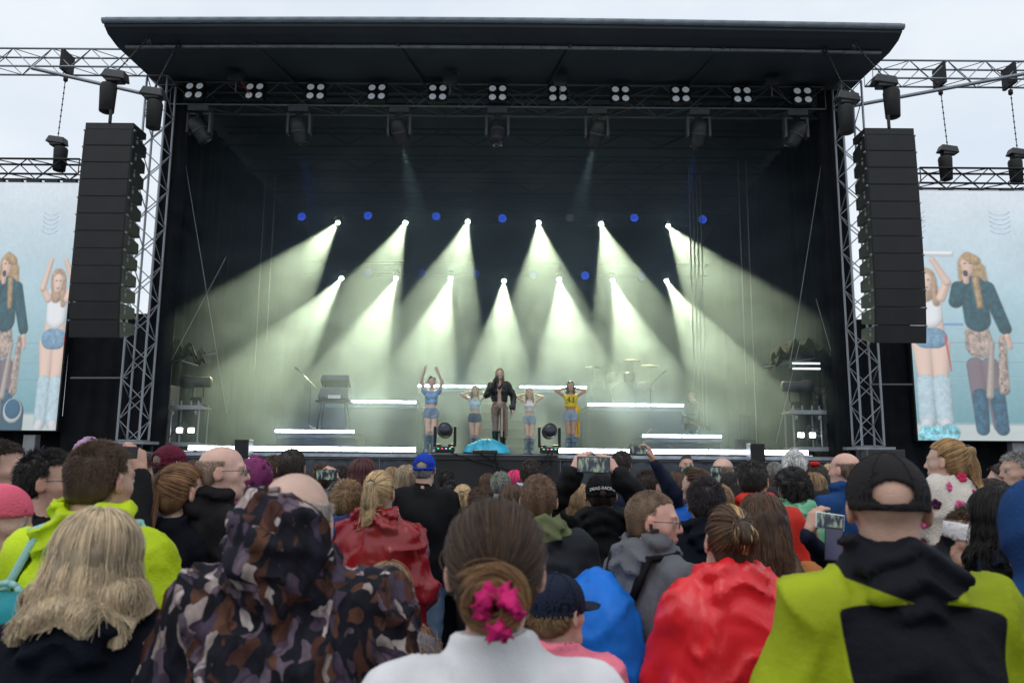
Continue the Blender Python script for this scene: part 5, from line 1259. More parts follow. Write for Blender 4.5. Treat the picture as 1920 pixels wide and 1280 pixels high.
            kz = np.sqrt(np.clip(1 - ((zz - .028) / .100) ** 2, 0, 1)); Q = np.stack([np.sin(aa) * (rr) * kz, -.010 - np.cos(aa) * (rr + .0205) * kz, zz], 1); me.vertices.foreach_set('co', hw(Q).astype(F32).ravel()); me.name = 'lettering'
            me.materials.append(M('white_print', (.8, .8, .8), .6)); lo_ = bpy.data.objects.new('lettering', me); COL.objects.link(lo_); lo_.parent = ho_
    if specs:
        mb = MB(); fm = M('glasses_frame', (.02, .025, .05), .3)
        for sg in (-1, 1):
            ring = [Vector(hw((sg * (.031 + .022 * math.cos(q)), .102, .004 + .016 * math.sin(q)))) for q in np.linspace(0, 6.283, 13)]; mb.path(ring, .0016, 5)
            mb.path([Vector(hw((sg * .053, .100, .010))), Vector(hw((sg * .076, .06, .012))), Vector(hw((sg * .080, .0, .010))), Vector(hw((sg * .079, -.012, -.004)))], .0016, 5)
        mb.path([Vector(hw((-.009, .104, .008))), Vector(hw((.009, .104, .008)))], .0016, 5); go = mb.build('glasses', fm, o)
        ml = MB()
        for sg in (-1, 1): ml.add([hw((sg * .031 + .020 * math.cos(q), .102, .004 + .014 * math.sin(q))) for q in np.linspace(0, 6.283, 12, endpoint=False)], [tuple(range(12))])
        ml.build('lens', M('glasses_lens', (.9, .9, .95), .05, trans=.95, alpha=.25), go)
    info = dict(o=o, s=s, hs=hs, hc=hc, hw=hw, J=J, base=base, Rt=Rt, yb=yb, H=Ht, world=lambda q: np.asarray(q, F32) @ Rt.T + base, d=d, turn=tr, jo=jo)
    if key: PEOPLE[key] = info
    return info
# ================================================================== carried things
def phone(label, pos, nrm, up, w_=.155, h_=.075, case=None, screen=None, grp='phones held up in the crowd'):
    """a phone; nrm points from its screen towards its owner (the camera side), up = its long or short edge in the picture"""
    nrm = Vector(nrm).normalized(); up = Vector(up); up = (up - nrm * up.dot(nrm)).normalized(); rt = up.cross(nrm)
    m = Matrix((rt, up, nrm)).transposed().to_4x4(); m.translation = Vector(pos)
    r = empty('phone', pos, label, 'phone', grp); r.matrix_world = m
    MB().box((0, 0, 0), (w_, h_, .008)).build('phone_body', case or M('phone_case', (.02, .02, .025), .35), r, bevel=.004)
    MB().quad((-w_ * .47, -h_ * .44, .0046), (w_ * .47, -h_ * .44, .0046), (w_ * .47, h_ * .44, .0046), (-w_ * .47, h_ * .44, .0046)).build('screen', screen or PHONESCR, r)
    MB().lathe([(.005, -.0065), (.005, -.0045)], 10, None, (w_ * .42, h_ * .35, 0)).build('camera_lens', RUBBER, r)
    return r
PHONESCR = bpy.data.materials.new('phone_screen'); PHONESCR.use_nodes = True
t = PHONESCR.node_tree; b = t.nodes['Principled BSDF']; tcn = nd(t, 'ShaderNodeTexCoord'); wv = nd(t, 'ShaderNodeTexNoise'); wv.inputs['Scale'].default_value = 70; wv.inputs['Detail'].default_value = 2
mpp = nd(t, 'ShaderNodeMapping'); mpp.inputs['Scale'].default_value = (1, .35, 1); mpp.inputs['Rotation'].default_value = (0, 0, .25)
rr = nd(t, 'ShaderNodeValToRGB'); rr.color_ramp.elements[0].color = (.008, .014, .03, 1); rr.color_ramp.elements[1].color = (.26, .34, .24, 1); rr.color_ramp.elements[0].position = .45; rr.color_ramp.elements[1].position = .68
t.links.new(tcn.outputs['Object'], mpp.inputs['Vector']); t.links.new(mpp.outputs['Vector'], wv.inputs['Vector']); t.links.new(wv.outputs['Fac'], rr.inputs['Fac']); t.links.new(rr.outputs['Color'], b.inputs['Emission Color']); b.inputs['Emission Strength'].default_value = .8; b.inputs['Base Color'].default_value = (.02, .02, .03, 1); b.inputs['Roughness'].default_value = .15
def backpack(info, label, mat, mat2, w_=.30, h_=.46, dp=.17, zoff=0.0, xoff=0.0, cover=False):
    s, yb, o = info['s'], info['yb'], info['o']; Rt, base = info['Rt'], info['base']
    yc = yb - .135 * s - dp / 2
    zc = 1.17 * s + zoff
    def fn(P):
        q = np.abs(P - V3(xoff, yc, zc)) - V3(w_ / 2 - .05, dp / 2 - .05, h_ / 2 - .06); dd = np.linalg.norm(np.maximum(q, 0), axis=1) + np.minimum(q.max(1), 0) - .055
        if cover: dd = el(P, (xoff, yc, zc), (w_ * .62, dp * .62, h_ * .56))
        if not cover: dd = smin(dd, el(P, (xoff, yc - dp * .42, zc - h_ * .17), (w_ * .40, .055, h_ * .24)), .02)
        return dd
    Vp, Fp = mesh_sdf(fn, axis(xoff - w_ / 2 - .06, xoff + w_ / 2 + .06, .016), axis(yc - dp / 2 - .10, yc + dp / 2 + .05, .016), axis(zc - h_ / 2 - .06, zc + h_ / 2 + .06, .016))
    Vp = wrinkle(Vp, Fp, .010 if cover else .006, (10, 10, 6), 3)
    r = empty('backpack', [float(v) for v in base], label, 'backpack'); r.rotation_euler = (0, 0, info['turn'])
    obj_np('bag', Vp, Fp, mat, r)
    for sg in (-1, 1):
        pts = [(xoff + sg * .07, yc + dp / 2 - .01, zc + h_ / 2 - .06), (sg * .10 * s, yb - .09 * s, 1.50 * s), (sg * .11 * s, yb + .03, 1.515 * s), (sg * .12 * s, yb + .115 * s, 1.42 * s), (sg * .13 * s, yb + .145 * s, 1.25 * s), (sg * .15 * s, yb + .07, 1.05 * s)]
        mb = MB()
        for a, b_ in zip(pts[:-1], pts[1:]):
            a, b_ = Vector(a), Vector(b_); dv = b_ - a; q = dv.to_track_quat('Z', 'X').to_matrix(); mb.box((a + b_) / 2, (.018, .055, dv.length + .02), q)
        mb.build('strap', mat2, r, True)
    mb = MB(); mb.path([Vector((xoff + .05 * math.cos(q), yc + dp * .2, zc + h_ / 2 - .03 + .05 * math.sin(q))) for q in np.linspace(0, math.pi, 8)], .009, 6); mb.build('handle', mat2, r, True)
    if not cover: MB().path([Vector((xoff + x, yc - dp / 2 - .008 - .02 * math.cos(x * 8), zc + h_ * .16)) for x in np.linspace(-w_ * .42, w_ * .42, 9)], .006, 5).build('zip', RUBBER, r)
    return r
CLO = dict(
 black=cloth('black', (.0075, .0075, .009), .7), blackm=cloth('black_soft', (.011, .0095, .011), .85), navy=cloth('navy', (.012, .018, .038), .75), dnavy=cloth('dark_navy', (.004, .0055, .011), .85),
 grey=cloth('grey', (.13, .135, .15), .8, .5, 60), neon=cloth('neon_yellow', (.50, .66, .012), .5), lav=cloth('lavender', (.42, .25, .40), .55), magenta=cloth('magenta', (.30, .012, .11), .55),
 teal=cloth('teal', (.02, .22, .25), .7), blue=cloth('blue', (.012, .05, .16), .75), brightblue=cloth('bright_blue', (.010, .11, .50), .45), lblue=cloth('light_blue', (.16, .42, .62), .6), red=cloth('red', (.62, .035, .022), .55),
 olive=cloth('olive', (.13, .15, .07), .8), green=cloth('dark_green', (.015, .055, .045), .75), white=cloth('white', (.74, .73, .74), .75, .2), pink=cloth('pink', (.80, .20, .28), .6), lime=cloth('lime', (.30, .36, .012), .65, .4, 60), charcoal=cloth('charcoal', (.022, .024, .030), .75), denim=DENIM, purple=cloth('plum', (.20, .035, .13), .55))
def two_tone(name, c1, c2, rough=.7):
    m = cloth(name, c1, rough).copy(); m.name = 'two_tone_' + name; t = m.node_tree; b = t.nodes['Principled BSDF']; old = b.inputs['Base Color'].links[0].from_socket
    a = nd(t, 'ShaderNodeAttribute'); a.attribute_name = 'zone'; mr = nd(t, 'ShaderNodeMapRange'); mr.inputs['From Min'].default_value = -.002; mr.inputs['From Max'].default_value = .002; t.links.new(a.outputs['Fac'], mr.inputs['Value'])
    mx = nd(t, 'ShaderNodeMix', data_type='RGBA'); t.links.new(mr.outputs['Result'], mx.inputs['Factor']); t.links.new(old, mx.inputs['A']); mx.inputs['B'].default_value = (*c2, 1); t.links.new(mx.outputs['Result'], b.inputs['Base Color']); return m
def plastic(name, col, alpha, rough=.22):
    m = M('plastic_' + name, col, rough, 0, .15, 7, .5, 11, alpha=alpha, spec=.6, crease=.9, crscale=6); return m
REDPL, GREENPL, BLUEPL = plastic('dark_red', (.34, .012, .020), .80), plastic('green', (.20, .62, .36), .70), plastic('blue', (.03, .16, .55), .8)
REDPO = M('plastic_red', (.80, .022, .030), .32, 0, .10, 4, .25, 30, spec=.5, crease=.55, crscale=4)
# camouflage with big leaf shapes
CAMO = bpy.data.materials.new('leaf_camouflage'); CAMO.use_nodes = True
t = CAMO.node_tree; b = t.nodes['Principled BSDF']; b.inputs['Roughness'].default_value = .8; b.inputs['Specular IOR Level'].default_value = .2
tcn = nd(t, 'ShaderNodeTexCoord'); mp_ = nd(t, 'ShaderNodeMapping'); mp_.inputs['Scale'].default_value = (1.5, 1.5, .7); mp_.inputs['Rotation'].default_value = (.2, .35, .3)
nn = nd(t, 'ShaderNodeTexNoise'); nn.inputs['Scale'].default_value = 7; nn.inputs['Detail'].default_value = 3
va = nd(t, 'ShaderNodeVectorMath', operation='MULTIPLY_ADD'); va.inputs[1].default_value = (.20, .20, .20)
t.links.new(tcn.outputs['Object'], mp_.inputs['Vector']); t.links.new(tcn.outputs['Object'], nn.inputs['Vector']); t.links.new(nn.outputs['Color'], va.inputs[0]); t.links.new(mp_.outputs['Vector'], va.inputs[2])
v1 = nd(t, 'ShaderNodeTexVoronoi'); v1.inputs['Scale'].default_value = 27; t.links.new(va.outputs['Vector'], v1.inputs['Vector'])
sp = nd(t, 'ShaderNodeSeparateColor'); t.links.new(v1.outputs['Color'], sp.inputs['Color'])
r1 = nd(t, 'ShaderNodeValToRGB'); r1.color_ramp.interpolation = 'CONSTANT'
cols = [(0, (.008, .008, .014)), (.24, (.060, .042, .066)), (.38, (.060, .024, .018)), (.51, (.30, .24, .225)), (.59, (.010, .010, .018)), (.78, (.11, .080, .105)), (.86, (.095, .042, .026)), (.93, (.40, .34, .32))]
for i, (p_, c_) in enumerate(cols):
    e_ = r1.color_ramp.elements[i] if i < 2 else r1.color_ramp.elements.new(p_)
    e_.position = p_; e_.color = (*c_, 1)
t.links.new(sp.outputs['Red'], r1.inputs['Fac'])
v2 = nd(t, 'ShaderNodeTexVoronoi', feature='DISTANCE_TO_EDGE'); v2.inputs['Scale'].default_value = 9.0; t.links.new(va.outputs['Vector'], v2.inputs['Vector'])
r2 = nd(t, 'ShaderNodeValToRGB'); r2.color_ramp.elements[0].position = .015; r2.color_ramp.elements[0].color = (.55, .5, .55, 1); r2.color_ramp.elements[1].position = .04; r2.color_ramp.elements[1].color = (1, 1, 1, 1); t.links.new(v2.outputs['Distance'], r2.inputs['Fac'])
n3 = nd(t, 'ShaderNodeTexNoise'); n3.inputs['Scale'].default_value = 30; n3.inputs['Detail'].default_value = 4; t.links.new(mp_.outputs['Vector'], n3.inputs['Vector'])
r3 = nd(t, 'ShaderNodeMapRange'); r3.inputs['From Min'].default_value = .3; r3.inputs['From Max'].default_value = .7; r3.inputs['To Min'].default_value = .55; r3.inputs['To Max'].default_value = 1.45; t.links.new(n3.outputs['Fac'], r3.inputs['Value'])
m1 = nd(t, 'ShaderNodeVectorMath', operation='MULTIPLY'); t.links.new(r1.outputs['Color'], m1.inputs[0]); t.links.new(r2.outputs['Color'], m1.inputs[1])
m2 = nd(t, 'ShaderNodeVectorMath', operation='SCALE'); t.links.new(m1.outputs['Vector'], m2.inputs[0]); t.links.new(r3.outputs['Result'], m2.inputs['Scale']); t.links.new(m2.outputs['Vector'], b.inputs['Base Color'])
BR, DBR, BLK, BLO, DBLO, GIN, GREY_H, WHT, RBR = (.075, .040, .022), (.030, .018, .012), (.010, .008, .008), (.50, .36, .20), (.26, .165, .085), (.20, .095, .042), (.24, .23, .22), (.62, .61, .60), (.10, .035, .035)
c = CLO; J_ = lambda k, m, z=None: (k, m, z) if z else (k, m)
# ---- nearest row
person('woman in white jacket with brown bun and pink scrunchie, nearest in the centre', 930, 936, 1.36, 0, 0, 4, True, SKIN_C, ('bun', (.055, .030, .017), .1, (0, -.80, -.42), 1), J_('jacket', c['white']), ('pocket', 'pocket'), wr=.004, key='bun')
person('person in brown leaf camouflage jacket with the hood bunched around a balding grey head', 558, 884, 1.74, 6, -8, 4, False, SKIN_C, ('ring', (.34, .30, .27)), J_('jacket', CAMO), ('pocket', 'pocket'), hood='half', bulk=1.06, sw=1.0, key='camo', wr=.012, shup=.045)
person('woman with long pale blonde hair and dark navy hoodie at the lower left', 193, 950, 1.76, 4, -6, 6, True, SKIN_C, ('long', (.50, .395, .26), .12), J_('jacket', c['dnavy']), ('pocket', 'pocket'), bulk=1.12, shup=.01, hood='down', key='blonde')
LJ = lambda C: np.maximum(np.minimum(.172 - np.abs(C[:, 0] - .01) - .02 * np.sin(np.clip(1.42 - C[:, 2], 0, .5) * 5), 1.455 - .9 * C[:, 0] ** 2 - C[:, 2]), np.minimum(.135 - np.abs(C[:, 0]), C[:, 2] - 1.445 - .35 * np.abs(C[:, 0])))
person('man in black mesh cap and lime green and black jacket seen from behind', 1658, 846, 1.80, -3, -16, 2, False, SKIN_A, ('bald', DBR), J_('jacket', two_tone('lime', (.25, .29, .010), (.005, .006, .010)), LJ), ('pocket', 'pocket'), hat=('cap', cloth('cap_mesh', (.022, .020, .021), .8, .8, 300), 1), hood='down', bulk=1.06, sw=1.0, key='cap', stubble=.3)
person('person in a bright blue hooded jacket cut by the right picture edge', 1945, 884, 1.95, 4, 0, 0, True, SKIN_A, ('short', BR), J_('jacket', c['blue']), ('pocket', 'pocket'), hood='up', bulk=1.15)
n = person('short-haired man in neon yellow jacket wearing a teal backpack', 197, 826, 2.38, -6, -14, 2, False, SKIN_A, ('crop', (.085, .050, .030)), J_('jacket', c['neon']), ('pocket', 'pocket'), hood='down', bulk=1.12)
backpack(n, 'teal backpack with pale straps on the neon yellow jacket', c['teal'], cloth('mint', (.32, .55, .52)), .34, .50, .20, -.06, -.10)
person('child in dark navy cap and pink jacket half hidden by the white jacket', 1046, 1070, 2.35, -20, -25, 0, True, SKIN_C, ('short', DBLO), J_('jacket', c['pink']), ('pocket', 'pocket'), hat=('closed_cap', c['navy'], 1), bulk=1.1)
person('woman in shiny red rain poncho with brown hair and a blond streak', 1362, 948, 2.60, 3, 6, -6, True, SKIN_C, ('pony', (.085, .048, .026), .07, (0, -.8, .5)), J_('poncho', REDPO), ('front', 'front'), hood='down', hem=.62, bulk=1.1, wr=.008, extra='streak')
person('brown-haired person with orange fur collar beside the red poncho', 1425, 922, 3.0, 0, 8, 6, True, SKIN_C, ('long', BR, .20), J_('jacket', cloth('rust_fur', (.42, .16, .05), .95, .9, 120)), ('front', 'front'))
g_ = person('bearded man with glasses and an earpiece in a grey jacket, looking right', 1224, 919, 2.98, -60, -46, 4, False, (.66, .38, .30), ('buzz', (.16, .10, .06)), J_('jacket', c['grey']), ('down', 'pocket'), specs=1, beard=.55, hood='down', bulk=1.1, key='ear')
mb = MB(); mb.box(g_['hw']((.090, .015, -.022)), (.012, .034, .014)).box(g_['hw']((.087, .0, -.008)), (.010, .012, .02)); mb.build('earpiece', RUBBER, g_['o'], bevel=.003)
backpack(g_, 'bright blue rain-covered backpack on the grey-jacketed man', cloth('blue_cover', (.012, .16, .62), .38, .6, 14), c['black'], .34, .56, .24, -.04, 0, True)
person('child with light brown hair and a headband between camouflage and poncho', 728, 1050, 2.75, -10, 10, 4, True, SKIN_C, ('long', DBLO, .24), J_('jacket', c['grey']), ('pocket', 'pocket'), key='girl')
person('person in pink knitted hat and magenta coat at the left picture edge', 8, 908, 2.65, -55, -20, 8, True, SKIN_C, ('long', DBR, .16), J_('jacket', c['magenta']), ('pocket', 'pocket'), hat=('beanie', cloth('pink_knit', (.75, .13, .20), .9, .8, 120)))
person('dark-haired woman in navy jacket looking left near the right edge', 1872, 908, 2.45, 12, 6, 0, True, SKIN_B, ('bob', BLK), J_('jacket', c['navy']), ('pocket', 'pocket'), hood='down')
person('woman with a white knitted headband looking left below the child in floral fleece', 1815, 946, 2.95, 62, 25, 0, True, SKIN_A, ('short', BR), J_('jacket', c['black']), ('pocket', 'pocket'), hat=('headband', cloth('white_knit', (.72, .72, .72), .9, .6, 160)))
person('person with light brown hair almost hidden behind the lime jacket', 1722, 1022, 2.5, 0, 0, 6, True, SKIN_C, ('bob', (.16, .10, .06)), J_('jacket', c['charcoal']), ('pocket', 'pocket'))
# phone holders on the right
pz = at(1560, 975, 2.35)
hp = person('person in teal and navy sleeve filming with a phone beside the lime jacket', 1650, 930, 3.75, 12, 0, 4, True, SKIN_C, ('short', BR), J_('jacket', c['navy']), (dict(wrist=at(1515, 1004, 3.4), hint=(-.5, .1, -1), f=(.35, .05, .9), n=(.9, .3, -.2), th=(.3, -.8, .2), curl=.5), 'chest'))
phone('phone in a pale case held up beside the lime jacket', at(1556, 977, 3.34), (.05, -1, .05), (.13, 0, 1), .125, .068, M('pale_case', (.7, .7, .72), .4))
phone('second phone held low beside the lime jacket', at(1563, 1020, 3.3), (.0, -1, .1), (.1, 0, 1), .075, .14, None, M('violet_screen', (.03, .03, .05), .15, emit=(.03, .03, .07), estr=.6))
# ---- second rows, left
person('black-haired man with glasses in a black jacket looking right', 98, 842, 3.0, -48, -26, 0, False, SKIN_A, ('short', BLK), J_('jacket', c['black']), ('pocket', 'pocket'), specs=1, stubble=.6)
person('short-haired man in dark navy jacket looking right at the left edge', 8, 826, 3.6, -60, -18, 0, False, SKIN_A, ('short', DBR), J_('jacket', c['navy']), ('pocket', 'pocket'), hood='down', stubble=.2)
wz = at(263, 893, 2.95)
person('man in black jacket raising a camera behind the neon jacket', 170, 856, 3.15, 0, 0, 0, False, SKIN_A, ('short', DBR), J_('jacket', c['black']), ('pocket', dict(wrist=wz, hint=(.15, -.3, -1), f=(-.3, .25, .9), n=(-.9, .3, -.2), th=(-.2, -.9, .1), curl=.75)))
phone('small dark camera gripped in a raised hand above the neon jacket', at(243, 848, 2.88), (0, -1, 0), (0, 0, 1), .06, .045, BLACKMETAL, M('camera_back', (.02, .02, .025), .3), 'cameras')
k_ = person('child in a lavender hooded rain jacket riding on shoulders', 170, 814, 5.0, 6, 0, 0, True, SKIN_C, ('short', DBLO), J_('jacket', c['lav']), ('knee', 'knee'), H=1.12, seated=True, hood='up', bulk=1.15, hem=.84, trousers=c['lav'])
person('man in grey top carrying the child in lavender', 172, 905, 5.12, 0, 0, 0, False, SKIN_A, ('short', DBR), J_('jacket', c['grey']), ('chest', 'chest'))
person('fair-haired woman in grey coat behind the dark glasses man', 42, 856, 5.2, -20, -20, 0, True, SKIN_C, ('long', DBLO, .22), J_('jacket', c['charcoal']), ('pocket', 'pocket'))
person('woman with a long light brown ponytail in a dark navy jacket', 345, 871, 3.35, -18, -14, 4, True, SKIN_C, ('pony', (.20, .105, .05), .36, (-.35, -.85, .25)), J_('jacket', c['dnavy']), ('pocket', 'pocket'))
m_ = person('man in maroon cap and black jacket with a black backpack', 322, 832, 4.9, -10, -22, 0, False, SKIN_C, ('buzz', DBR), J_('jacket', c['black']), ('pocket', 'pocket'), hat=('cap', cloth('maroon', (.11, .012, .03), .7), 1))
backpack(m_, 'black backpack worn by the maroon cap man', c['charcoal'], c['black'], .32, .48, .2)
person('dark curly-haired woman in grey scarf near the left tower', 273, 850, 6.3, -50, -10, 0, True, SKIN_C, ('curly', DBR), J_('jacket', c['grey']), ('pocket', 'pocket'))
person('man with a green collar looking right behind the maroon cap', 298, 846, 6.6, -60, -10, 0, False, SKIN_C, ('buzz', DBR), J_('jacket', cloth('bright_green', (.05, .45, .06))), ('pocket', 'pocket'))
person('bald man with glasses in a black hooded jacket looking right', 422, 834, 3.45, -52, -28, 0, False, (.68, .42, .34), ('ring', (.30, .21, .16)), J_('jacket', c['blackm']), ('pocket', 'pocket'), specs=1, hood='down', bulk=1.12, stubble=.25)
person('child in a plum hood and light blue jacket', 484, 850, 4.9, -10, 0, 0, True, SKIN_C, ('short', BR), J_('jacket', two_tone('plum', (.20, .035, .13), (.16, .42, .62)), lambda C: 1.46 - C[:, 2]), ('pocket', 'pocket'), hood='up')
person('dark short-haired man in front of the low left light bar', 549, 841, 4.8, 0, 0, 4, False, SKIN_A, ('crop', DBR), J_('jacket', c['charcoal']), ('pocket', 'pocket'))
person('brown-haired person with a red collar behind the plum hood', 516, 853, 6.4, -20, 0, 0, True, SKIN_C, ('short', BR), J_('jacket', c['red']), ('pocket', 'pocket'))
w1 = at(633, 905, 5.6)
person('person in pale hood filming with a phone left of the blonde boy', 606, 869, 5.9, 0, 0, 0, True, SKIN_C, ('short', BR), J_('jacket', c['grey']), ('pocket', dict(wrist=w1, hint=(1, 0, -.7), f=(-.4, .1, .8), n=(-.6, .3, 0), th=(-.5, -.5, 0), curl=.6)), hood='down')
phone('phone held up in front of the low left light bar', at(612, 890, 5.55), (0, -1, 0), (0, 0, 1), .15, .075)
person('boy with tousled blonde hair in blue and red jacket', 652, 899, 4.25, 0, 10, 0, False, SKIN_C, ('short', DBLO), J_('jacket', two_tone('red', (.62, .035, .022), (.012, .05, .16)), lambda C: C[:, 2] - 1.36), ('pocket', 'pocket'), hood='down')
person('woman with long reddish braids before the stage front', 682, 857, 5.6, -8, -8, 0, True, SKIN_B, ('braids', RBR, .32), J_('jacket', c['charcoal']), ('pocket', 'pocket'))
person('blonde ponytail woman in a dark red translucent rain poncho', 714, 883, 4.15, -4, -6, 2, True, SKIN_C, ('pony', BLO, .20, (-.1, -.9, .25)), J_('poncho', REDPL), ('pocket', 'pocket'), hem=.55, hood='down', wr=.014, trousers=DENIM)
person('man in blue cap and black jacket with blue jeans', 797, 848, 5.95, 0, -8, 0, False, SKIN_A, ('buzz', GREY_H), J_('jacket', c['black']), ('down', 'down'), hat=('cap', cloth('royal_blue', (.012, .05, .42), .7), 1), trousers=cloth('jeans', (.16, .25, .38)), bulk=1.12)
person('blonde woman just left of the blue cap man', 762, 870, 6.4, 8, 0, 0, True, SKIN_C, ('long', (.33, .25, .16), .26), J_('jacket', c['lblue']), ('pocket', 'pocket'))
person('small blonde ponytail girl right of the blue cap man', 868, 908, 6.2, 0, 0, 0, True, SKIN_C, ('pony', BLO, .18), J_('jacket', c['white']), ('pocket', 'pocket'))
person('brown-haired child beside the small ponytail girl', 897, 914, 6.0, 0, 10, 0, True, SKIN_C, ('short', BR), J_('jacket', c['white']), ('pocket', 'pocket'))
person('man with grey-green cropped hair in light blue jacket', 940, 884, 7.0, -10, -10, 0, False, SKIN_C, ('short', (.22, .23, .19)), J_('jacket', c['lblue']), ('pocket', 'pocket'))
person('woman with bright pink hair before the thrust', 965, 880, 7.3, 0, 0, 0, True, SKIN_C, ('long', (.62, .03, .14), .22), J_('jacket', c['lblue']), ('pocket', 'pocket'))
person('dark brown-haired man in pale hoodie under the right floor lamp', 996, 862, 6.6, -10, -12, 0, False, SKIN_A, ('short', DBR), J_('jacket', cloth('pale_blue', (.40, .50, .62))), ('pocket', 'pocket'), hood='down')
person('brown-haired child in front of the pink hair', 962, 906, 5.1, -8, 0, 0, True, SKIN_C, ('bob', BR), J_('jacket', c['lblue']), ('pocket', 'pocket'))
person('ginger short-haired man in olive hood and dark grey jacket', 1010, 889, 3.55, 4, -6, 0, False, SKIN_C, ('crop', (.15, .085, .048)), J_('jacket', two_tone('charcoal', (.02, .024, .03), (.13, .15, .07)), lambda C: np.minimum(C[:, 2] - 1.455 - .2 * np.abs(C[:, 0]), .15 - np.abs(C[:, 0]))), ('pocket', 'pocket'), hood='down', bulk=1.1)
wl, wr_ = at(1072, 893, 3.92), at(1163, 897, 3.92)
person('man in black lettered cap and padded jacket holding a phone with both hands', 1126, 884, 4.25, 0, 0, 0, False, SKIN_C, ('buzz', DBR), J_('puffer', c['black']), (dict(wrist=wl, hint=(-1, 0, -.7), f=(.45, .2, .9), n=(.6, .5, -.4), th=(.7, -.1, -.3), curl=.35), dict(wrist=wr_, hint=(1, 0, -.7), f=(-.5, .2, .85), n=(-.6, .5, -.4), th=(-.7, -.1, -.3), curl=.35)), hat=('closed_cap', c['black'], 1, 'DRAG-RACING'), bulk=1.2, hood='down')
phone('dark phone held level by the lettered cap man', at(1113, 871, 3.86), (0, -1, .05), (.02, 0, 1), .165, .080)
person('long blond-haired woman behind the lettered cap man', 1086, 905, 5.2, 0, 10, 0, True, SKIN_C, ('long', DBLO, .30), J_('poncho', BLUEPL), ('pocket', 'pocket'), hem=.7)
person('dark-haired person in blue rain poncho left of the lettered cap man', 1060, 900, 6.0, 0, 0, 0, True, SKIN_C, ('long', DBR, .22), J_('poncho', BLUEPL), ('pocket', 'pocket'), hem=.7)
person('dark-haired man in navy jacket before the right light bars', 1166, 844, 7.2, -12, -8, 0, False, SKIN_A, ('short', (.04, .025, .022)), J_('jacket', c['navy']), ('pocket', 'pocket'))
w2 = at(1228, 868, 5.1)
person('brown-haired man in navy jacket reaching a phone high overhead', 1216, 881, 5.5, -30, -22, 0, False, SKIN_A, ('short', DBR), J_('jacket', c['navy']), ('pocket', dict(wrist=w2, hint=(1, 0, -.5), f=(-.35, .1, .9), n=(-.8, .3, -.1), th=(-.5, -.5, .3), curl=.6)), stubble=.3)
phone('phone raised highest above the crowd', at(1196, 843, 5.05), (0, -1, 0), (.03, 0, 1), .115, .058)
# ---- second rows, right
person('dark-haired man in navy jacket behind the red poncho', 1322, 895, 3.65, -4, 0, 4, False, SKIN_A, ('short', (.02, .014, .016)), J_('jacket', c['dnavy']), ('pocket', 'pocket'), hood='down')
person('girl with green striped sleeves and blue scarf', 1302, 877, 5.3, 20, 20, 0, True, SKIN_C, ('pony', BR, .16), J_('jacket', c['black'], [(cloth('stripe_green', (.05, .55, .10)), lambda C: (np.abs(C[:, 0]) > .215) & (np.abs(C[:, 0]) < .228)), (c['brightblue'], lambda C: C[:, 2] > 1.40)]), ('pocket', 'pocket'))
person('brown-haired girl in white top left of the green striped sleeves', 1268, 884, 5.9, 0, 20, 0, True, SKIN_C, ('long', BR, .2), J_('jacket', c['white']), ('pocket', 'pocket'))
person('person in dark green cap before the security man', 1295, 872, 6.6, -10, 0, 0, False, SKIN_C, ('buzz', BR), J_('jacket', c['charcoal']), ('pocket', 'pocket'), hat=('cap', c['green'], 1))
person('balding man in dark green jacket before the stage', 1356, 857, 6.0, -22, -18, 0, False, SKIN_C, ('ring', (.20, .14, .11)), J_('jacket', c['green']), ('pocket', 'pocket'), hood='down')
phone('phone held before the balding man in green', at(1342, 890, 5.4), (0, -1, 0), (0, 0, 1), .075, .12)
person('fair-haired woman behind the navy jacket', 1345, 905, 4.5, 0, 0, 0, True, SKIN_C, ('long', DBLO, .2), J_('jacket', c['grey']), ('pocket', 'pocket'))
person('black-haired person left of the red jacket man', 1375, 884, 5.2, 0, 0, 0, True, SKIN_B, ('bob', BLK), J_('jacket', c['charcoal']), ('pocket', 'pocket'))
person('short-haired man in bright red jacket', 1412, 863, 4.55, -8, -24, 4, False, SKIN_A, ('crop', (.018, .014, .012)), J_('jacket', c['red']), ('pocket', 'pocket'), hood='down', bulk=1.14)
person('woman with dark curly hair in a green translucent rain poncho', 1482, 872, 4.9, 14, 10, 4, True, SKIN_B, ('curly', BLK), J_('poncho', GREENPL), ('pocket', 'pocket'), hem=.6, hood='down', wr=.014)
person('white-haired man before the right end of the stage', 1490, 843, 6.0, -18, -16, 0, False, SKIN_C, ('short', WHT), J_('jacket', c['charcoal']), ('pocket', 'pocket'))
person('bald man in blue hooded jacket near the right tower', 1581, 848, 5.2, 20, 18, 0, False, (.68, .40, .32), ('ring', (.20, .13, .10)), J_('jacket', c['blue']), ('pocket', 'pocket'), hood='down')
f_ = person('dark-haired woman with a red flower in her hair', 1530, 869, 6.4, 10, 0, 0, True, SKIN_A, ('long', DBR, .2), J_('jacket', c['charcoal']), ('pocket', 'pocket'))
MB().lathe([(.01, -.02), (.035, -.01), (.04, .01), (.02, .02)], 9, None, f_['hw']((-.03, -.03, .13))).build('flower', cloth('red_flower', (.6, .02, .02)), f_['o'], True)
person('small fair-haired child beside the red flower woman', 1522, 884, 6.0, 0, 20, 0, True, SKIN_C, ('bob', DBLO), J_('jacket', c['white']), ('pocket', 'pocket'))
FL = bpy.data.materials.new('floral_fleece'); FL.use_nodes = True; t = FL.node_tree; b = t.nodes['Principled BSDF']; b.inputs['Roughness'].default_value = .95; b.inputs['Sheen Weight'].default_value = .4
b.inputs['Base Color'].default_value = (.66, .60, .53, 1); nn = nd(t, 'ShaderNodeTexNoise'); nn.inputs['Scale'].default_value = 160; bp = nd(t, 'ShaderNodeBump'); bp.inputs['Strength'].default_value = .8; bp.inputs['Distance'].default_value = .01
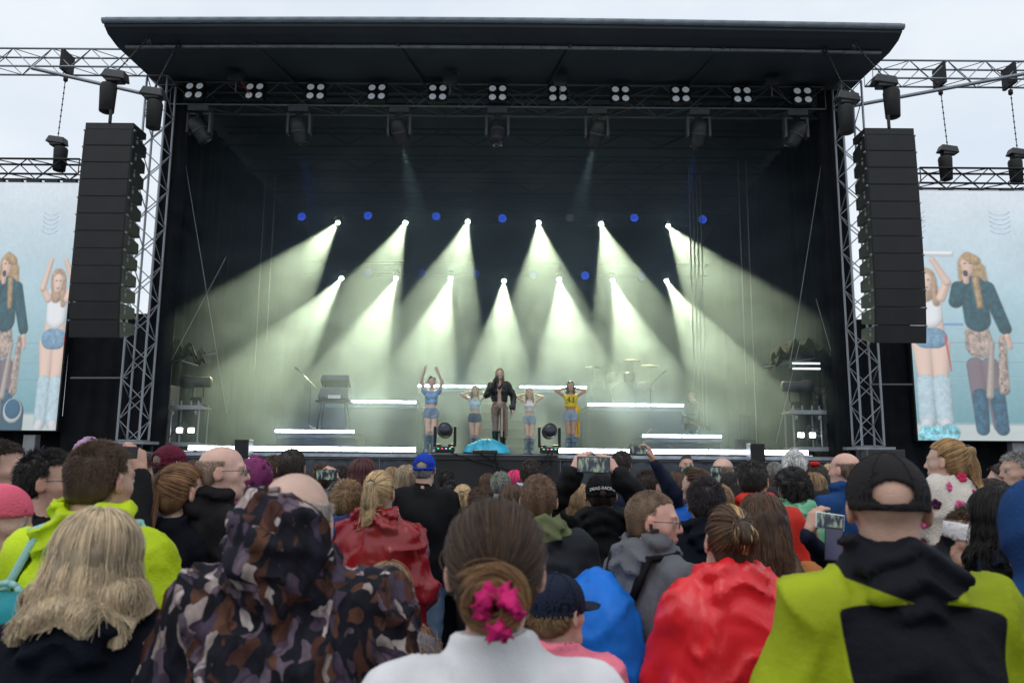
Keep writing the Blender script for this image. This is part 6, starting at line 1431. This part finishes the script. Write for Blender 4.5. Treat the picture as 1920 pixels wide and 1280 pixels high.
tcn = nd(t, 'ShaderNodeTexCoord'); t.links.new(tcn.outputs['Object'], nn.inputs['Vector']); t.links.new(nn.outputs['Fac'], bp.inputs['Height']); t.links.new(bp.outputs['Normal'], b.inputs['Normal'])
k_ = person('fair-haired child in cream fleece with pink flowers riding on shoulders', 1770, 824, 3.6, 20, 25, 0, True, SKIN_C, ('pony', (.36, .22, .10), .26, (.45, -.75, .45)), J_('jacket', FL), ('knee', 'knee'), H=1.10, seated=True, hem=.80, bulk=1.24, trousers=c['olive'], key='fleece')
# flowers sewn on the fleece: petals laid on its surface
me = k_['jo'].data; nv = len(me.vertices); co = np.zeros(nv * 3, F32); me.vertices.foreach_get('co', co); co = co.reshape(-1, 3); nf = len(me.polygons); fi = np.zeros(nf * 4, np.int32); me.loops.foreach_get('vertex_index', fi); fi = fi.reshape(-1, 4); no = vnormals(co, fi)
rg = np.random.default_rng(5); got = []
cam_l = (np.array((0, 0, CAMZ), F32) - k_['base']) @ k_['Rt']
for i_ in rg.permutation(nv):
    p_ = co[i_]
    if no[i_] @ (cam_l - p_) < .2 * np.linalg.norm(cam_l - p_) or p_[2] < .62: continue
    if all(np.linalg.norm(p_ - q) > .085 for q in got):
        got.append(p_); n_ = Vector([float(v) for v in no[i_]]); q = n_.to_track_quat('Z', 'Y').to_matrix(); mb = MB(); ro = rg.uniform(0, 6)
        for a in range(5): mb.lathe([(.010, 0), (.0115, .003), (.006, .006)], 9, q, Vector([float(v) for v in p_]) + q @ Vector((.0135 * math.cos(ro + a * 1.257), .0135 * math.sin(ro + a * 1.257), .001)))
        mb.build('flower', cloth(*[('flower_pink', (.62, .10, .25)), ('flower_plum', (.06, .012, .045)), ('flower_red', (.45, .02, .08))][len(got) % 3]), k_['jo'], True)
    if len(got) > 26: break
person('man carrying the child in floral fleece', 1772, 905, 3.75, 10, 0, 0, False, SKIN_A, ('short', DBR), J_('jacket', c['blue']), ('chest', 'chest'))
person('grey-haired man looking left at the right edge', 1903, 847, 5.0, 75, 15, 0, False, SKIN_A, ('short', GREY_H), J_('jacket', c['dnavy']), ('pocket', 'pocket'), stubble=.2)
person('woman with glasses and dark band looking left at the right edge', 1876, 868, 5.5, 70, 15, 0, True, SKIN_C, ('bob', DBR), J_('jacket', c['charcoal']), ('pocket', 'pocket'), specs=1)
person('person with dark brown hair below the grey-haired man', 1852, 895, 4.6, 40, 10, 0, True, SKIN_C, ('long', DBR, .2), J_('jacket', c['charcoal']), ('pocket', 'pocket'))
sm = person('security man in yellow vest facing the crowd before the stage', 1287, 853, 9.6, 180, 0, 0, False, SKIN_A, ('buzz', (.06, .045, .035)), J_('jacket', c['charcoal'], [(cloth('hi_vis', (.55, .75, .03), .6), lambda C: (np.abs(C[:, 0]) < .2) & (C[:, 2] < 1.44) & (np.abs(C[:, 0]) > .05))]), ('down', 'down'), stubble=.5)
# a few more backs filling the pit further forward
for i, (px, ty, d_, col, hc_, lab) in enumerate(((575, 888, 7.6, 'charcoal', BR, 'in charcoal left of the filming person'), (1030, 905, 5.0, 'navy', DBR, 'in navy behind the ginger man'), (1240, 905, 6.4, 'charcoal', BLK, 'in charcoal beside the raised arm'), (1450, 890, 6.8, 'grey', DBR, 'in grey between red jacket and curly hair'), (845, 900, 7.4, 'green', BLK, 'in dark green right of the blue cap'),
                                                 (1700, 905, 4.4, 'black', BLK, 'in black behind the mesh cap'), (400, 905, 5.6, 'grey', DBLO, 'in grey behind the bald man'), (250, 895, 5.8, 'charcoal', BR, 'in charcoal beside the raised camera'))):
    person('person seen from behind ' + lab, px, ty, d_, random.uniform(-15, 15), 0, 2, i % 2 == 0, SKIN_A, ('short' if i % 3 else 'bob', hc_), J_('jacket', c[col]), ('pocket', 'pocket'))

for i, (px, ty, d_, hs_, top_, lab) in enumerate(((640, 872, 8.2, ('short', DBR), 'navy', 'with dark hair near the barrier left of the braids'), (735, 874, 7.8, ('long', DBLO, .2), 'lblue', 'with fair hair near the barrier above the red poncho'), (838, 880, 8.4, ('short', BLK), 'black', 'with black hair near the barrier right of the blue cap'), (915, 886, 7.9, ('bob', BR), 'grey', 'with brown bob near the barrier left of the grey-green hair'),
                                                  (1252, 880, 7.6, ('long', DBR, .2), 'charcoal', 'with long dark hair near the barrier right of the raised phone'), (1392, 868, 8.0, ('crop', DBR), 'navy', 'with cropped hair near the barrier left of the red jacket'), (1452, 866, 8.3, ('short', GREY_H), 'charcoal', 'with grey hair near the barrier left of the white hair'), (1556, 868, 7.4, ('long', BLO, .2), 'red', 'with blonde hair near the barrier left of the bald blue-jacketed man'),
                                                  (1640, 872, 7.0, ('short', BR), 'black', 'with brown hair at the foot of the right tower'), (365, 862, 7.2, ('long', BR, .2), 'purple', 'with brown hair near the barrier left of the bald man'), (232, 868, 7.4, ('short', DBLO), 'navy', 'with fair hair at the foot of the left tower'))):
    person('person ' + lab, px, ty, d_, random.uniform(-18, 18), 0, 0, hs_[0] in ('long', 'bob'), SKIN_C, hs_, J_('jacket', c[top_]), ('pocket', 'pocket'))
# ================================================================== PERFORMERS
def performer(label, px, ty, Y, turn, hair, skin, arms, top, shorts, boots, legs_bent=0.0, tights=None, jacket=None, tz=(1.12, 1.42), look=0, extra=None, sleeve=.0):
    T = at(px, ty, Y); H = T.z - SZ - .012; s = H / 1.75; hs = (.62 + .38 * s) * .97
    tr = R(turn); Rt = rotz(tr); base = np.array((T.x, Y, SZ), F32)
    hc = np.array((0, 0, H - .118 * hs), F32); Rh = rotz(R(look)); hl = lambda P: ((P - hc) @ Rh) / hs; hw = lambda Q: (np.asarray(Q, F32) * hs) @ Rh.T + hc
    k = legs_bent
    hips = [V3(sg * .085 * s, 0, .90 * s) for sg in (-1, 1)]; knees = [V3(sg * (.075 - .03 * k) * s, (.03 + .10 * k) * s, .49 * s) for sg in (-1, 1)]; ank = [V3(sg * .085 * s, -.03 * s, .085 * s) for sg in (-1, 1)]
    legd = lambda P, g: np.minimum(*[smin(rc(P, hips[i], knees[i], (.082 + g) * s, (.054 + g) * s), rc(P, knees[i], ank[i], (.054 + g) * s, (.036 + g) * s), .02) for i in (0, 1)])
    def torso(P, g):
        d = el(P, (0, 0, .94 * s), ((.150 + g) * s, (.105 + g) * s, (.125 + g) * s))
        d = smin(d, rc(P, (0, 0, 1.0 * s), (0, 0, 1.16 * s), (.108 + g) * s, (.104 + g) * s), .06 * s)
        for sg in (-1, 1): d = smin(d, rc(P, (sg * .05 * s, 0, 1.18 * s), (sg * .075 * s, -.01, 1.36 * s), (.078 + g) * s, (.068 + g) * s), .05 * s); d = smin(d, el(P, (sg * .065 * s, .075 * s, 1.275 * s), ((.055 + g) * s, (.05 + g) * s, (.055 + g) * s)), .03 * s)
        return smin(d, rc(P, (-.135 * s, 0, 1.40 * s), (.135 * s, 0, 1.40 * s), (.042 + g) * s, (.042 + g) * s), .04 * s)
    sh = [V3(sg * .160 * s, 0, 1.405 * s) for sg in (-1, 1)]; J = []
    for i, (e, w_) in enumerate(arms): J.append((sh[i], np.array(e, F32) * s, np.array(w_, F32) * s))
    def armd(P, g): return np.minimum(*[smin(rc(P, a, b, (.046 + g) * s, (.036 + g) * s), rc(P, b, c_, (.036 + g) * s, (.026 + g) * s), .015) for a, b, c_ in J])
    def body(P):
        d = smin(torso(P, 0), legd(P, 0), .04 * s); d = smin(d, armd(P, 0), .03 * s)
        for i in (0, 1):
            a, b, c_ = J[i]; f = (c_ - b) / np.linalg.norm(c_ - b); d = smin(d, el(P, c_ + f * .05 * s, (.036 * s, .036 * s, .05 * s)), .02)
            for q in range(4): d = np.minimum(d, rc(P, c_ + f * .07 * s + V3((q - 1.5) * .016, 0, 0) * s, c_ + f * .14 * s + V3((q - 1.5) * .02, .01, 0) * s, .010 * s, .007 * s))
            d = smin(d, rc(P, ank[i] + V3(0, -.02, -.02) * s, ank[i] + V3(0, .15 * s, -.055 * s), .04 * s, .03 * s), .02)
        d = smin(d, rc(P, (0, -.01, 1.40 * s), hw((0, -.022, -.06)), .05 * s, .046 * hs), .03)
        m = P[:, 2] > H - .29 * hs
        dh = np.full(len(P), 9, F32); dh[m] = head_sdf(hl(P[m]), True) * hs
        return smin(d, dh, .015)
    xm = max(.32 * s, max(abs(j[q][0]) for j in J for q in (1, 2)) + .12); zm = max(H + .03, max(j[q][2] for j in J for q in (1, 2)) + .2)
    xs = np.concatenate([axis(-xm, -.12, .016), axis(-.105, .105, .0105), axis(.12, xm, .016)]); ys = axis(-.24, .26, .014); zs = np.concatenate([axis(-.01, H - .26 * hs, .016), axis(H - .25 * hs, zm, .011)])
    V, Fq = mesh_sdf(body, xs, ys, zs)
    C = np.tile(np.array(skin, F32), (len(V), 1)); hm_ = (V[:, 2] > H - .26 * hs) & (np.abs(V[:, 0]) < .12); Ch = C[hm_]; paint_head(hl(V[hm_]), Ch, skin, np.array(hair[1]), (.6, .2, .2)); C[hm_] = Ch
    if tights is not None: m = (V[:, 2] < .93 * s) & (np.abs(V[:, 0]) < .26 * s); C[m] = C[m] * .25 + np.array(tights) * .75
    o = obj_np('person', V, Fq, SKINM, None, C); o.location = [float(v) for v in base]; o.rotation_euler = (0, 0, tr); tag(o, label, 'person', 'performers on stage')
    def garment(name, fn, mat, amp=.004, vox=.015, fr=(9, 9, 9)):
        Vg, Fg = mesh_sdf(fn, axis(-xm, xm, vox), axis(-.3, .3, vox), axis(-.02, zm, vox)); Vg = wrinkle(Vg, Fg, amp, fr, 2); return obj_np(name, Vg, Fg, mat, o)
    if top: garment('crop_top', lambda P: np.maximum(np.maximum(smin(torso(P, .012), np.maximum(armd(P, .022), np.minimum(*[np.linalg.norm(P - q, axis=1) for q in sh]) - (sleeve + .012) * s), .02), tz[0] * s - P[:, 2]), P[:, 2] - (tz[1] + .0) * s - .25 * np.maximum(np.abs(P[:, 0]) - .05, 0)), top)
    if shorts: garment('shorts', lambda P: np.maximum(np.maximum(smin(torso(P, .014), legd(P, .016), .03), P[:, 2] - 1.035 * s), .795 * s + .12 * np.abs(np.abs(P[:, 0]) - .0) - .0 - P[:, 2]), shorts)
    if boots: garment('boots', lambda P: np.maximum(smin(legd(P, boots[1]), np.minimum(*[rc(P, ank[i] + V3(0, -.01, -.04) * s, ank[i] + V3(0, .16 * s, -.055 * s), .052 * s, .036 * s) for i in (0, 1)]), .03), P[:, 2] - boots[2] * s), boots[0], boots[3], .014, (16, 16, 22))
    if jacket:
        garment('leather_jacket', lambda P: np.maximum(np.maximum(smin(np.maximum(torso(P, .045), 1.06 * s - P[:, 2]), armd(P, .032), .05 * s), np.where(np.abs(P[:, 0]) < .045 * s, (P[:, 1] - .06), -1)), -rc(P, (0, 0, 1.42 * s), (0, .03, 1.7 * s), .062, .12)), jacket, .012, .014, (10, 10, 14))
    st_, hc_ = hair[0], hair[1]; hm2 = hair_mat(hc_); shell = hair_shell_fn(.012)
    Ln = hair[2]
    def hf(P):
        p = hl(P); d = shell(p)
        if Ln > .12: d = smin(d, np.maximum(rc(p, (0, -.05, 0), (0, -.065, -Ln + .04), .08, .075), p[:, 1] - .01), .03)
        if len(hair) > 3:
            for sg in (-1, 1): d = smin(d, rc(p, (sg * .075, .02, -.01), (sg * .09, .05, -Ln + .03), .022, .022), .02)
        return d * hs
    Vh, Fh = mesh_sdf(hf, axis(-.17, .17, .011), axis(-.19, .17, .011), axis(hc[2] - (Ln + .08) * hs, hc[2] + .16 * hs, .011)); Vh = wrinkle(Vh, Fh, .008, (30, 30, 12), 4); ho = obj_np('hair', Vh, Fh, hm2, o)
    return dict(o=o, s=s, hw=hw, J=J, H=H, base=base, Rt=Rt)
DEN1, DEN2 = cloth('pale_denim', (.30, .40, .52), .8), cloth('dark_denim', (.09, .14, .21), .8)
DBOOT = cloth('frayed_denim', (.24, .33, .42), .9, .9, 60)
BEHIND = (((-.35, .03, 1.52), (-.11, -.06, 1.60)), ((.35, .03, 1.52), (.11, -.06, 1.60)))
p1 = performer('dancer in light blue crop top raising both arms overhead', 810, 705, 17.0, 186, ('short', DBR, .10), (.72, .50, .42), (((-.24, .08, 1.62), (-.13, .10, 1.86)), ((.24, .06, 1.64), (.17, .08, 1.88))), cloth('powder_blue', (.28, .44, .66), .8), DEN1, (DBOOT, .020, .42, .014), .6, look=-6, sleeve=.085)
p2 = performer('dancer in pale blue tank top with hands behind her head left of the singer', 891, 722, 17.9, 182, ('long', (.30, .17, .08), .26, 1), (.66, .45, .36), BEHIND, cloth('ice_blue', (.52, .66, .78), .8), DEN2, (DBOOT, .020, .42, .014), .8)
p4 = performer('dancer in white top with hands behind her head right of the singer', 993, 727, 17.7, 178, ('long', (.36, .20, .09), .28, 1), (.70, .48, .38), BEHIND, cloth('white_top', (.78, .78, .78), .8), DEN1, (DBOOT, .022, .42, .016), .9)
p5 = performer('dancer in yellow crop top with hands behind her head at the right', 1070, 714, 17.4, 176, ('long', (.06, .035, .022), .20, 1), (.45, .27, .19), BEHIND, cloth('yellow', (.80, .58, .04), .8), DEN1, (DBOOT, .022, .44, .016), .7)
SEQ = M('sequins', (.26, .19, .15), .3, .6, .8, 60, .8, 160)
LEA = M('black_leather', (.012, .013, .014), .32, 0, .2, 8, .5, 30)
ps = performer('singer in black leather jacket holding a microphone to her mouth', 937, 690, 16.7, 180, ('long', (.42, .28, .13), .30, 1), (.70, .49, .40), (((-.30, -.02, 1.16), (-.27, .06, .92)), ((.26, .12, 1.20), (.055, .18, 1.50))), None, SEQ, (M('boot_leather', (.012, .012, .013), .25, 0, .2, 8), .016, .46, .006), .1, tights=(.06, .04, .038), jacket=LEA)
s_ = ps['s']
sc_o = wavy_sheet((-.04, 0), (.035, 0), .34, .98, .015, .06, 20, 10, .012, 6).build('scarf', SEQ, ps['o'], True); sc_o.location = (-.15, .13, 0)
sc_o = wavy_sheet((-.022, 0), (.022, 0), .36, .98, .008, .05, 20, 10, .012, 7).build('sash', cloth('sand', (.42, .36, .30), .7), ps['o'], True); sc_o.location = (-.06, .16, 0)
w_ = ps['J'][1][2]; mw = np.asarray(w_ + V3(-.02, .05, .06)) @ ps['Rt'].T + ps['base']
mm = empty('microphone', [float(v) for v in mw], 'black handheld microphone at the singer\'s mouth', 'microphone'); q = Vector((-.1, .3, 1)).to_track_quat('Z', 'Y').to_matrix()
MB().lathe([(.013, -.16), (.016, -.04), (.018, 0)], 10, q).build('grip', BLACKMETAL, mm, True); MB().lathe([(.018, 0), (.026, .02), (.026, .045), (.012, .062)], 10, q).build('microphone_ball', ALU, mm, True)
YC = MATS['cloth_yellow']
o = wavy_sheet((-.08, -.14), (-.20, -.12), .40, 1.10, .025, .10, 20, 8, .012, 9).build('yellow_drape', YC, p5['o'], True)
fc = bpy.data.curves.new('number', 'FONT'); fc.body = '43'; fc.size = .19; fc.extrude = .002; fc.align_x = 'CENTER'; fo = bpy.data.objects.new('number_source', fc); COL.objects.link(fo); bpy.context.view_layer.update(); me = bpy.data.meshes.new_from_object(fo); bpy.data.objects.remove(fo)
co = np.zeros(len(me.vertices) * 3, F32); me.vertices.foreach_get('co', co); co = co.reshape(-1, 3); nx = -co[:, 0]; co = np.stack([nx, .150 * p5['s'] - 2.2 * nx ** 2 + co[:, 2], 1.24 * p5['s'] + co[:, 1]], 1); me.vertices.foreach_set('co', co.astype(F32).ravel()); me.name = 'number'
me.materials.append(cloth('dark_green_print', (.02, .08, .05))); no_ = bpy.data.objects.new('number', me); COL.objects.link(no_); no_.parent = p5['o']
RED = cloth('red_ribbon', (.6, .03, .04))
for p_ in (p1, p2, p4, p5):
    MB().box((-.15 * p_['s'], .02, .72 * p_['s']), (.012, .03, .50 * p_['s']), Matrix.Rotation(R(6), 3, 'Y')).build('ribbon', RED, p_['o'])
# guitarist standing behind the low right riser
gp = person('guitarist in dark clothes half hidden by smoke on the right', 1297, 735, 20.0, 120, -10, 10, False, SKIN_A, ('short', (.12, .07, .035)), ('jacket', CLO['black']), ('front', 'front'), H=1.79)
gt = empty('guitar', [float(v) for v in gp['world'](V3(0, .26, 1.08))], 'dark electric guitar held by the guitarist', 'guitar'); gt.rotation_euler = (0, R(-18), R(120))
MB().lathe([(.16, -.02), (.17, 0), (.16, .02)], 16, Matrix.Rotation(R(90), 3, 'X') @ Matrix(((1.15, 0, 0), (0, .8, 0), (0, 0, 1)))).build('guitar_body', M('guitar_red', (.12, .02, .015), .25), gt, True)
MB().box((-.48, 0, 0), (.62, .02, .045)).build('neck', M('guitar_neck', (.25, .14, .07), .4), gt); MB().box((-.84, 0, .01), (.14, .018, .07)).build('headstock', BLACKMETAL, gt)
